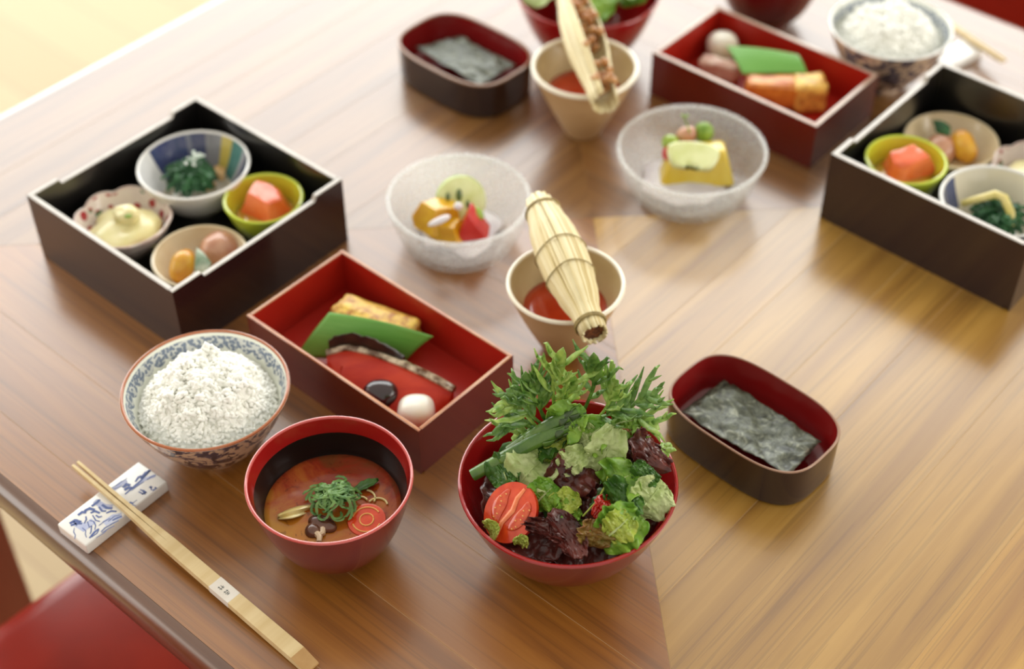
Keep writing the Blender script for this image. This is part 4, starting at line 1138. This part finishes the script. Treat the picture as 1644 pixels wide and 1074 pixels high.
# ------------------------------------------------------------------ soup
MB = Vector((-0.1163, 0.6243, 0)); ZS = 0.040
V, F = disc(0.0462, 64, 8, lambda x, y: 0.0006 * noise.noise(Vector((x * 60, y * 60, 0)))); tag(mk('miso_soup', V, F, M['miso'], None, MB + Vector((0, 0, ZS)), solid=0.001), 'cloudy amber miso soup in the near soup bowl', 'soup')
V, F = disc(0.0448, 48, 6); tag(mk('miso_soup', V, F, M['miso'], None, (0.245, 1.262, ZS), solid=0.001), 'miso soup in the far soup bowl', 'soup')
c = at(537, 806, ZS + 0.004); rr = random.Random(12); parts = []
for i in range(95):
    a = rr.random() * 6.28; q = 0.0115 * math.sqrt(rr.random()); p0 = Vector((q * math.cos(a) * 0.95, q * math.sin(a), 0.012 * (1 - (q / 0.0145) ** 2) + rr.uniform(-0.003, 0.002)))
    b = rr.random() * 6.28; k1 = rr.uniform(1.5, 5.0) * rr.choice((-1, 1)); L = rr.uniform(0.008, 0.019); path = [p0]; N = 9
    for j in range(N):
        b += k1 / N; last = path[-1]; r2 = math.hypot(last.x, last.y); zt = 0.012 * max(0.0, 1 - (r2 / 0.0145) ** 2) + 0.0005
        path.append(last + Vector((math.cos(b), math.sin(b), 0)) * L / N + Vector((0, 0, (zt - last.z) * 0.35 + rr.gauss(0, 0.0003))))
    parts.append(tube(path, [0.0010] * N + [0.0004], 6, True, 0.35))
V, F = join(*parts); tag(mk('scallion_shreds', V, F, M['scallion'], None, c), 'curly green scallion shreds heaped on the near soup', 'scallion', kind='stuff')
# cabbage ribbon, mushrooms, tomato slice, clear rings
c = at(487, 822, ZS)
V, F = grid(lambda u, v: at(lerp(446, 512, u), lerp(830, 812, u) + (v - 0.5) * 16 * math.sin(math.pi * min(1, 0.15 + u * 0.8)), ZS + 0.0015 + 0.003 * math.sin(u * 5) * v + 0.0015 * math.sin(v * 6)) - c, 20, 6)
tag(mk('cabbage_strip', V, F, M['cabbage'], None, c, solid=0.0008), 'pale cabbage strip at the left of the soup', 'cabbage')
for lab, px, py, rx, ry, yaw in (('dark brown mushroom cap below the scallions', 518, 841, 0.010, 0.0062, -0.5), ('small brown mushroom at the front rim of the soup', 503, 852, 0.0052, 0.0062, 0.3)):
    e = emp('mushroom', lab, 'mushroom', at(px, py, ZS + 0.001), yaw)
    V, F = blob(rx, ry, 0.0042, 0.15, 120, 3, 3); mk('cap', V, F, M['mush'], e)
    V, F = tube([(rx * 0.3, -ry * 0.6, 0.001), (rx * 0.5, -ry * 1.2, 0.0015), (rx * 0.3, -ry * 1.7, 0.001)], [0.0022, 0.0020, 0.0016], 8); mk('stem', V, F, M['mushin'], e)
slice_round('tomato_slice', 'red tomato slice floating at the right of the soup', 'tomato', at(589, 836, ZS + 0.0015), 0.0125, 0.003, (R(6), R(-4), 0.3), M['tomflesh'], M['tomskin'], 0)
ts_ = D.objects['tomato_slice']
for r_, a0, a1 in ((0.0092, 0.3, 2.6), (0.0092, 3.2, 5.6), (0.0045, 0, 6.2)):
    V, F = tube([(r_ * math.cos(lerp(a0, a1, i / 16)), r_ * math.sin(lerp(a0, a1, i / 16)), 0.0016) for i in range(17)], 0.00055, 6); mk('pale_membrane', V, F, M['tomseed'], ts_)
c = at(581, 806, ZS + 0.0012); parts = []
for px, py, r_, a0, a1 in ((579, 806, 0.0045, 0.4, 5.6), (606, 812, 0.0065, 0.2, 2.6), (585, 800, 0.007, -0.4, 1.4)):
    q = at(px, py, ZS + 0.0014) - c; parts.append(tube([q + Vector((r_ * math.cos(lerp(a0, a1, i / 14)), r_ * math.sin(lerp(a0, a1, i / 14)), 0)) for i in range(15)], 0.0007, 6))
for k, (V, F) in enumerate(parts):
    tag(mk('onion_ring', V, F, M['cabbage'], None, c), ['thin pale onion ring beside the scallions in the soup', 'thin onion arc near the right soup rim', 'thin onion arc behind the floating ring'][k], 'onion', 'onion slivers in the soup')
c = at(570, 790, ZS + 0.001)
V, F = leafblade(Vector((-0.007, -0.003, 0)), Vector((0.008, 0.006, 0.001)), 0.004, 0.001, 0.2, 10, 4, 0.0005)
tag(mk('wakame_leaf', V, F, M['l_dark'], None, c, solid=0.0005), 'dark green seaweed leaf right of the scallions', 'seaweed')

# ------------------------------------------------------------------ salad
def lettuce(name, label, base, tip, width, m, bend=0.006, ruffle=0.0025, freq=16, nh=(0, -0.4, 1), rib=True, seed=0, cup=0.25, group='salad leaves in the near bowl', wp=0.6, mrib=None):
    d = tip - base; L = d.length; fr = frame(Vector((0, 0, 0)), d, Vector(nh))
    NU, NV = 36, 22
    def fn(u, v):
        s = (v - 0.5) * 2
        jag = 1 + 0.16 * noise.noise(Vector((u * 7, math.copysign(1, s) * 3, seed))) + 0.07 * noise.noise(Vector((u * 22, math.copysign(1, s) * 3, seed + 2)))
        wd = width * math.sin(math.pi * min(1, 0.10 + 0.80 * u)) ** wp * jag
        e_ = abs(s) ** 2.2
        z = bend * math.sin(math.pi * u) + cup * width * s * s + ruffle * e_ * math.sin(freq * u + 2.2 * math.sin(3 * u + seed) + (1.3 if s > 0 else 0)) + 0.0016 * noise.noise(Vector((u * 9, v * 9, seed + 7))) + 0.0010 * noise.noise(Vector((u * 24, v * 20, seed + 9)))
        y_ = L * u + 0.10 * L * e_ * math.sin(u * 9 + seed)*0.3 + L * 0.05 * noise.noise(Vector((s * 3, 1, seed))) * u
        return fr @ Vector((s * wd, y_, z))
    V, F = grid(fn, NU, NV)
    o = tag(mk(name, V, F, m, None, base, solid=0.0005), label, 'lettuce', group)
    if rib:
        path = [fn(u, 0.5) + (fr.to_3x3() @ Vector((0, 0, 0.0003))) for u in [i / 12 * 0.85 for i in range(13)]]
        V, F = tube(path, [0.0010 * (1 - i / 14) + 0.0002 for i in range(13)], 6, True, 0.6); mk('midrib', V, F, mrib or M['l_pale'], o)
    return o


def S(zx, zy, z): return at(720 + zx / 2.903, 550 + zy / 2.903, z)


# filling leaves at the bottom, coloured dark for the shadowed gaps
rr = random.Random(21)
fl_labels = ['dark leaf deep in the salad at the left', 'dark leaf deep in the salad at the back left', 'dark leaf deep in the salad at the back', 'dark leaf deep in the salad at the right', 'dark leaf deep in the salad at the front right', 'dark leaf deep in the salad at the front', 'dark leaf deep in the salad below the tomato', 'dark leaf in the middle of the salad heap']
for i in range(8):
    a = math.pi - i * 0.9; q = 0.034 if i < 7 else 0.0
    cc = Vector((0.0352 + q * math.cos(a), 0.6227 + q * math.sin(a), 0.047 + (0.008 if i == 7 else 0)))
    dd = Vector((math.cos(a + 1.2), math.sin(a + 1.2), 0.05)) * 0.026
    lettuce('lettuce_leaf', fl_labels[i], cc - dd, cc + dd, 0.022, M['l_red'] if i in (0, 4, 5, 6) else M['l_dark'], 0.004, 0.003, 14, seed=i, rib=False)
LV = [
    # name, label, base(zx,zy,z), tip, width, mat, bend, ruffle, nh, seed
    ('pale frilly lettuce behind the tomato', (300, 690, .060), (450, 540, .074), .017, 'l_pale', .008, .005, (0, -.5, 1), 1),
    ('green lettuce right of the tomato', (480, 720, .058), (330, 600, .070), .014, 'l_green', .006, .004, (.2, -.4, 1), 2),
    ('yellow-green leaf below the asparagus tip', (460, 590, .070), (590, 450, .084), .011, 'l_lime', .004, .002, (-.2, -.6, 1), 3),
    ('glossy dark red leaf in the middle of the salad', (480, 690, .068), (680, 540, .076), .016, 'l_red', .007, .003, (.1, -.6, 1), 4),
    ('second glossy dark red leaf right below the middle one', (560, 720, .064), (660, 590, .074), .012, 'l_red', .005, .003, (.3, -.4, 1), 44),
    ('upright pale green leaf right of the red leaf', (690, 630, .070), (800, 380, .098), .013, 'l_pale', .004, .002, (-.25, -1, .6), 5),
    ('curly green leaf under the asparagus tip', (600, 480, .080), (740, 370, .094), .014, 'l_green', .006, .004, (0, -.7, 1), 6),
    ('pale frill in the centre back of the salad', (600, 470, .084), (700, 430, .088), .010, 'l_pale', .005, .004, (0, -.8, 1), 7),
    ('bronze leaf at the back right of the salad', (820, 470, .082), (870, 380, .092), .010, 'l_brown', .003, .002, (.2, -1, .5), 8),
    ('dark red leaf folded over the right rim', (890, 560, .074), (1000, 440, .084), .017, 'l_red', .006, .003, (.4, -.8, .8), 9),
    ('purple-red leaf beside the pale upright leaf', (800, 560, .074), (880, 440, .086), .012, 'l_red', .005, .002, (0, -.9, .7), 10),
    ('red-edged leaf lying along the right rim', (870, 560, .070), (1010, 630, .068), .009, 'l_brown', .004, .002, (.3, -.3, 1), 11),
    ('green leaf right of the red middle leaf', (740, 690, .068), (900, 600, .076), .016, 'l_green', .007, .005, (.2, -.4, 1), 12),
    ('deep green leaf in the right half of the salad', (760, 780, .062), (900, 690, .070), .015, 'l_dark', .006, .005, (.3, -.3, 1), 13),
    ('pale leaf standing against the right rim', (900, 810, .058), (1045, 650, .070), .015, 'l_pale', .004, .002, (.5, -.5, .8), 14),
    ('small bright lime leaf above the front leaves', (480, 770, .066), (620, 740, .072), .009, 'l_lime', .006, .004, (0, -.4, 1), 15),
    ('lime leaf curling below the small bright one', (510, 830, .060), (610, 770, .068), .008, 'l_green', .005, .003, (.2, -.3, 1), 16),
    ('red-tinged leaf at the front of the salad', (680, 990, .056), (690, 830, .068), .012, 'l_redgreen', .004, .002, (.2, -.8, .8), 17),
    ('broad green leaf at the front right rim', (720, 970, .056), (930, 820, .068), .016, 'l_green', .007, .004, (.3, -.5, 1), 18),
    ('lime leaf at the front right over the broad leaf', (760, 940, .062), (880, 830, .070), .011, 'l_lime', .006, .003, (.2, -.6, 1), 19),
    ('dark red leaf at the front rim', (500, 970, .055), (620, 860, .064), .017, 'l_red', .006, .003, (0, -.6, 1), 20),
    ('dark red leaf between tomato and front rim', (430, 940, .054), (470, 830, .062), .014, 'l_red', .005, .003, (-.1, -.6, 1), 24),
    ('dark olive leaf at the left under the asparagus', (160, 660, .060), (330, 560, .074), .012, 'l_dark', .005, .003, (-.2, -.4, 1), 22),
    ('green leaf lying under the asparagus stalks', (330, 540, .070), (540, 430, .084), .012, 'l_dark', .005, .003, (-.2, -.5, 1), 23),
    ('small leaf tip in front of the tomato', (330, 940, .056), (350, 895, .064), .005, 'l_lime', .002, .001, (0, -.8, .6), 25),
    ('small leaf tip left of the tomato', (190, 880, .056), (235, 850, .064), .007, 'l_lime', .003, .001, (-.2, -.6, .8), 26),
    ('broad green rib leaf at the back of the salad', (500, 380, .088), (640, 270, .106), .014, 'l_green', .007, .004, (0, -.9, .7), 27),
    ('green leaf at the back right under the herbs', (790, 370, .086), (930, 330, .094), .012, 'l_green', .005, .003, (.2, -.6, 1), 28),
    ('red piece of leaf in the right front of the salad', (690, 830, .064), (760, 740, .070), .009, 'tomskin', .004, .001, (.2, -.6, 1), 29),
    ('frilly pale green leaf above the middle red leaf', (520, 600, .076), (640, 500, .086), .009, 'l_pale', .005, .004, (0, -.7, 1), 31),
    ('green ruffled leaf left of the small bright leaf', (400, 760, .064), (500, 660, .074), .011, 'l_green', .006, .004, (.1, -.5, 1), 32),
    ('dark green leaf between the right red leaf and pale leaf', (900, 660, .070), (980, 570, .076), .010, 'l_dark', .005, .003, (.3, -.5, 1), 33),
    ('green leaf at the front left of the salad', (560, 960, .058), (600, 830, .066), .010, 'l_green', .005, .003, (0, -.6, 1), 34),
]
def inward(q):
    dx, dy = q[0] - 560, q[1] - 600; r_ = math.hypot(dx / 1.0, dy / 0.9)
    f = 1.0 if r_ < 260 else 1.0 - 0.10 * min(1.0, (r_ - 260) / 120)
    return (560 + dx * f, 600 + dy * f, q[2] + (0.006 if (r_ > 260 and dy > -60) else 0.0))


for lab, b, tp, wd, m, bend, ruf, nh, sd in LV:
    if 'small leaf tip' not in lab: b, tp = inward(b), inward(tp)
    lettuce('lettuce_leaf', lab, S(*b), S(*tp), wd, M[m], bend, ruf, 15 + sd % 5, nh, m in ('l_pale', 'l_green', 'l_lime') and wd > 0.0095, sd)
V, F = tube([S(490, 360, .086), S(520, 300, .098), S(545, 262, .106), S(580, 243, .108), S(610, 262, .104)], [0.0042, 0.0046, 0.0042, 0.0030, 0.0012], 10, True, 0.35, Vector((0, -1, .6)))
c = S(520, 300, .095); tag(mk('celery_stem', [v - c for v in V], F, M['l_lime'], None, c), 'pale curved stem at the back of the salad', 'stem')
V, F = tube([S(625, 810, .072), S(690, 740, .076), S(735, 660, .080), S(742, 625, .080)], [0.0006] * 4, 6); c = S(690, 740, .076); tag(mk('curly_tendril', [v - c for v in V], F, M['l_lime'], None, c), 'thin green tendril in the middle of the salad', 'tendril')


def ribbon(path, wid, nh):
    V, F = [], []; n = len(path)
    for i, p in enumerate(path):
        d = (path[min(i + 1, n - 1)] - path[max(i - 1, 0)]).normalized(); s = d.cross(nh)
        if s.length < 1e-4: s = Vector((1, 0, 0))
        s.normalize(); V += [p - s * wid[i] / 2, p + d.cross(s) * wid[i] * 0.12, p + s * wid[i] / 2]
    for i in range(n - 1): F += [[3 * i, 3 * i + 1, 3 * i + 4, 3 * i + 3], [3 * i + 1, 3 * i + 2, 3 * i + 5, 3 * i + 4]]
    return V, F


def sprig(label, base, tip, arch, seed, broad=0.0045, lobes=9, lob=0.013, m='mizuna'):
    """feathery salad herb: curved midrib ribbon with pointed side lobes"""
    rr = random.Random(seed); d = tip - base; L = d.length; up = Vector((0, -0.35, 1)).normalized(); side = d.cross(up).normalized()
    path = [d * u + up * arch * math.sin(math.pi * u * 0.9) + side * 0.002 * math.sin(u * 5 + seed) for u in [i / 12 for i in range(13)]]
    parts = [ribbon(path, [0.0022 + (broad if u > .55 else 0.001) * math.sin(math.pi * min(1, max(0.0, (u - 0.35) / 0.66))) if u < 1 else 0.0003 for u in [i / 12 for i in range(13)]], up)]
    for k in range(lobes):
        u = 0.22 + 0.68 * k / lobes + rr.uniform(-0.03, 0.03); i = min(11, int(u * 12)); p = lerp(path[i], path[i + 1], u * 12 - i); dd = (path[i + 1] - path[i]).normalized()
        sg = -1 if k % 2 else 1
        l = lob * rr.uniform(0.6, 1.15) * (0.55 + 0.6 * math.sin(math.pi * u)); b = (dd * 0.75 + side * sg * 0.9 + up * rr.uniform(-0.2, 0.45)).normalized()
        q = []
        for j in range(7):
            f = j / 6; q.append(p + b * l * f + up * (l * 0.35 * f * f * rr.choice((-.6, .3, .8))) + dd * l * 0.3 * f * f)
        parts.append(ribbon(q, [0.0006 + 0.0036 * math.sin(math.pi * min(1, 0.12 + 0.88 * j / 6)) for j in range(7)], up))
        if rr.random() < 0.7:
            s0 = q[3]; b2 = (b + side * sg * rr.uniform(-0.9, 0.9) + up * rr.uniform(-.3, .5)).normalized(); q2 = [s0 + b2 * l * 0.42 * f for f in (0, .33, .66, 1)]
            parts.append(ribbon(q2, [0.0014, 0.0022, 0.0015, 0.0002], up))
    V, F = join(*parts)
    return tag(mk('mizuna_sprig', V, F, M[m], None, base, solid=0.0004), label, 'salad herb', 'feathery mizuna sprigs in the near salad')


SP = [
    ('mizuna sprig reaching furthest left over the rim', (430, 390, .086), (212, 298, .100), .008), ('lower left mizuna sprig above the asparagus', (430, 410, .082), (235, 365, .090), .006),
    ('mizuna sprig drooping left into the bowl', (420, 420, .080), (290, 440, .078), .004), ('mizuna sprig with an upright pointed tip at the back left', (440, 370, .088), (355, 140, .128), .004),
    ('tallest mizuna sprig rising at the back', (490, 340, .092), (520, 25, .150), .004), ('mizuna sprig leaning left of the tall one', (450, 350, .090), (410, 170, .122), .006),
    ('mizuna sprig just right of the tallest one', (540, 330, .094), (560, 140, .130), .004), ('second tall mizuna sprig with a twisted leaf tip', (640, 320, .094), (690, 52, .146), .003),
    ('mizuna sprig arching over the back right', (700, 340, .092), (800, 190, .122), .006), ('mizuna sprig spreading to the far right', (770, 350, .090), (990, 270, .104), .010),
    ('lower right mizuna sprig beside the bronze leaf', (790, 380, .086), (985, 400, .088), .008), 
    ('curly mizuna sprig at the upper left', (440, 380, .088), (260, 235, .108), .008),
    ('mizuna sprig at the right rim beside the red leaf', (980, 480, .078), (1035, 510, .080), .003), ('mizuna sprig above the pale upright leaf', (680, 370, .090), (850, 300, .102), .008)]
for i, (lab, b, tp, ar) in enumerate(SP):
    short = 'rim beside the red' in lab
    sprig(lab, S(*b), S(*tp), ar, 30 + i, 0.0075, 5 if short else 6, 0.006 if short else 0.019, ('mizuna', 'mizuna2')[i % 2])


def asparagus(label, p0, p1, r, seed):
    d = p1 - p0; L = d.length; y = d.normalized(); x = y.cross(Vector((0, 0, 1))).normalized(); z = x.cross(y)
    e = D.objects.new('asparagus_spear', None); COL.objects.link(e); e.matrix_world = Matrix(((x.x, y.x, z.x, p0.x), (x.y, y.y, z.y, p0.y), (x.z, y.z, z.z, p0.z), (0, 0, 0, 1)))
    tag(e, label, 'asparagus', 'asparagus spears on the salad')
    ts = [i / 20 for i in range(21)]
    V, F = tube([(0, t_ * L, 0.0015 * math.sin(3 * t_)) for t_ in ts], [r * (0.82 + 0.25 * t_ if t_ < .7 else (0.995 - 2.2 * (t_ - .7) ** 1.6)) for t_ in ts], 14); mk('stalk', V, F, M['aspar'], e)
    rr = random.Random(seed)
    for k in range(20):
        t_ = [0.25, 0.42, 0.55, 0.62][k] if k < 4 else 0.66 + 0.30 * (k - 4) / 16; a = k * 2.4 + 0.6; ll = 0.0085 if k < 4 else 0.0075; rad_ = r * (1.02 if t_ < .7 else max(0.35, 1.02 - 1.9 * (t_ - .7) ** 1.5))
        def fn(u, v):
            s = (v - .5) * 2 * 0.55 * (1 - u) ** 0.7 * (1 if u > 0.01 else 0.8); q = rad_ + 0.0002 + 0.0007 * math.sin(math.pi * u) - 0.0008 * u * (k >= 4)
            return Vector((q * math.sin(a + s), t_ * L + ll * u, q * math.cos(a + s)))
        V, F = grid(fn, 5, 4); mk('scale_leaf', V, F, M['aspdark'] if k % 3 else M['aspar'], e, solid=0.0004)
    return e


asparagus('dark green asparagus spear in front, pointing right over the salad', S(112, 618, 0.066), S(632, 352, 0.098), 0.0050, 3)
asparagus('lighter asparagus spear lying behind the dark one', S(285, 505, 0.074), S(605, 318, 0.104), 0.0048, 8)

# tomato half
TCc = S(288, 792, 0.066)
nrm = (Vector((-0.42, -0.48, 0.77))).normalized()
e = D.objects.new('tomato_half', None); COL.objects.link(e); q = nrm.to_track_quat('Z', 'Y'); e.rotation_mode = 'QUATERNION'; e.rotation_quaternion = q; e.location = TCc
tag(e, 'halved tomato with its cut face up at the left of the salad', 'tomato')
rT = 0.0178
prof = [(rT * 0.985, 0.0006), (rT, -0.0006)] + [(rT * math.cos(a), -rT * 0.8 * math.sin(a) - 0.0006) for a in [i / 10 * math.pi / 2 for i in range(1, 10)]] + [(0.0001, -rT * 0.8)]
V, F, n = lathe(prof, 48); V = [Vector((v.x, v.y * 1.12, v.z)) for v in V]; mk('skin', V, F, M['tomskin'], e)
V, F = disc(rT * 0.985, 48, 8, lambda x, y: 0.0006 + 0.0005 * noise.noise(Vector((x * 160, y * 160, 0)))); V = [Vector((v.x, v.y * 1.12, v.z)) for v in V]; mk('cut_flesh', V, F, M['tomflesh'], e)
for k, (sx_, ln_, rz_) in enumerate(((-1, 1.0, 0.12), (1, 0.9, -0.15))):
    V, F = blob(0.0042, 0.0118 * ln_, 0.0007, 0.30, 120, k + 2, 4); V = [Vector((v.x + sx_ * 0.0022 * (v.y / 0.012) ** 2 * -1, v.y, v.z)) for v in V]
    o = mk('seed_pocket', V, F, M['tomgel'], e); o.location = (sx_ * 0.0086, 0.0004, 0.0010); o.rotation_euler = (0, 0, rz_)
    for j in range(7):
        V, F = blob(0.0008, 0.0005, 0.0004, 0, 1, 0, 1); s_ = mk('seed', V, F, M['tomseed'], o); s_.location = (0.0016 * math.sin(j * 2.3), -0.0082 + 0.0027 * j, 0.0007)
V, F = tube([(0.0005, -0.0175, 0.0008), (-0.0012, -0.008, 0.0011), (0.0012, 0.002, 0.0012), (-0.0004, 0.010, 0.0011), (0.0008, 0.0175, 0.0008)], [0.0010, 0.0016, 0.0019, 0.0016, 0.0010], 8, True, 0.4); mk('pale_core', V, F, M['tomcore'], e)

# far salad leaves (blurred)
rr = random.Random(77)
for i in range(11):
    a = rr.random() * 6.28; q = 0.045 * math.sqrt(rr.random()); cc = Vector((0.070 + q * math.cos(a), 1.205 + q * math.sin(a), 0.064 + 0.014 * (1 - q / 0.05)))
    b = rr.random() * 6.28; dd = Vector((math.cos(b), math.sin(b), rr.uniform(-.1, .4))) * 0.024
    lettuce('lettuce_leaf', 'green salad leaf in the far crimson bowl at the top edge', cc - dd, cc + dd, 0.018, M[['l_green', 'l_lime', 'l_dark', 'l_green', 'l_pale'][i % 5]], .005, .004, 15, seed=50 + i, rib=False, group='leaves in the far salad bowl')
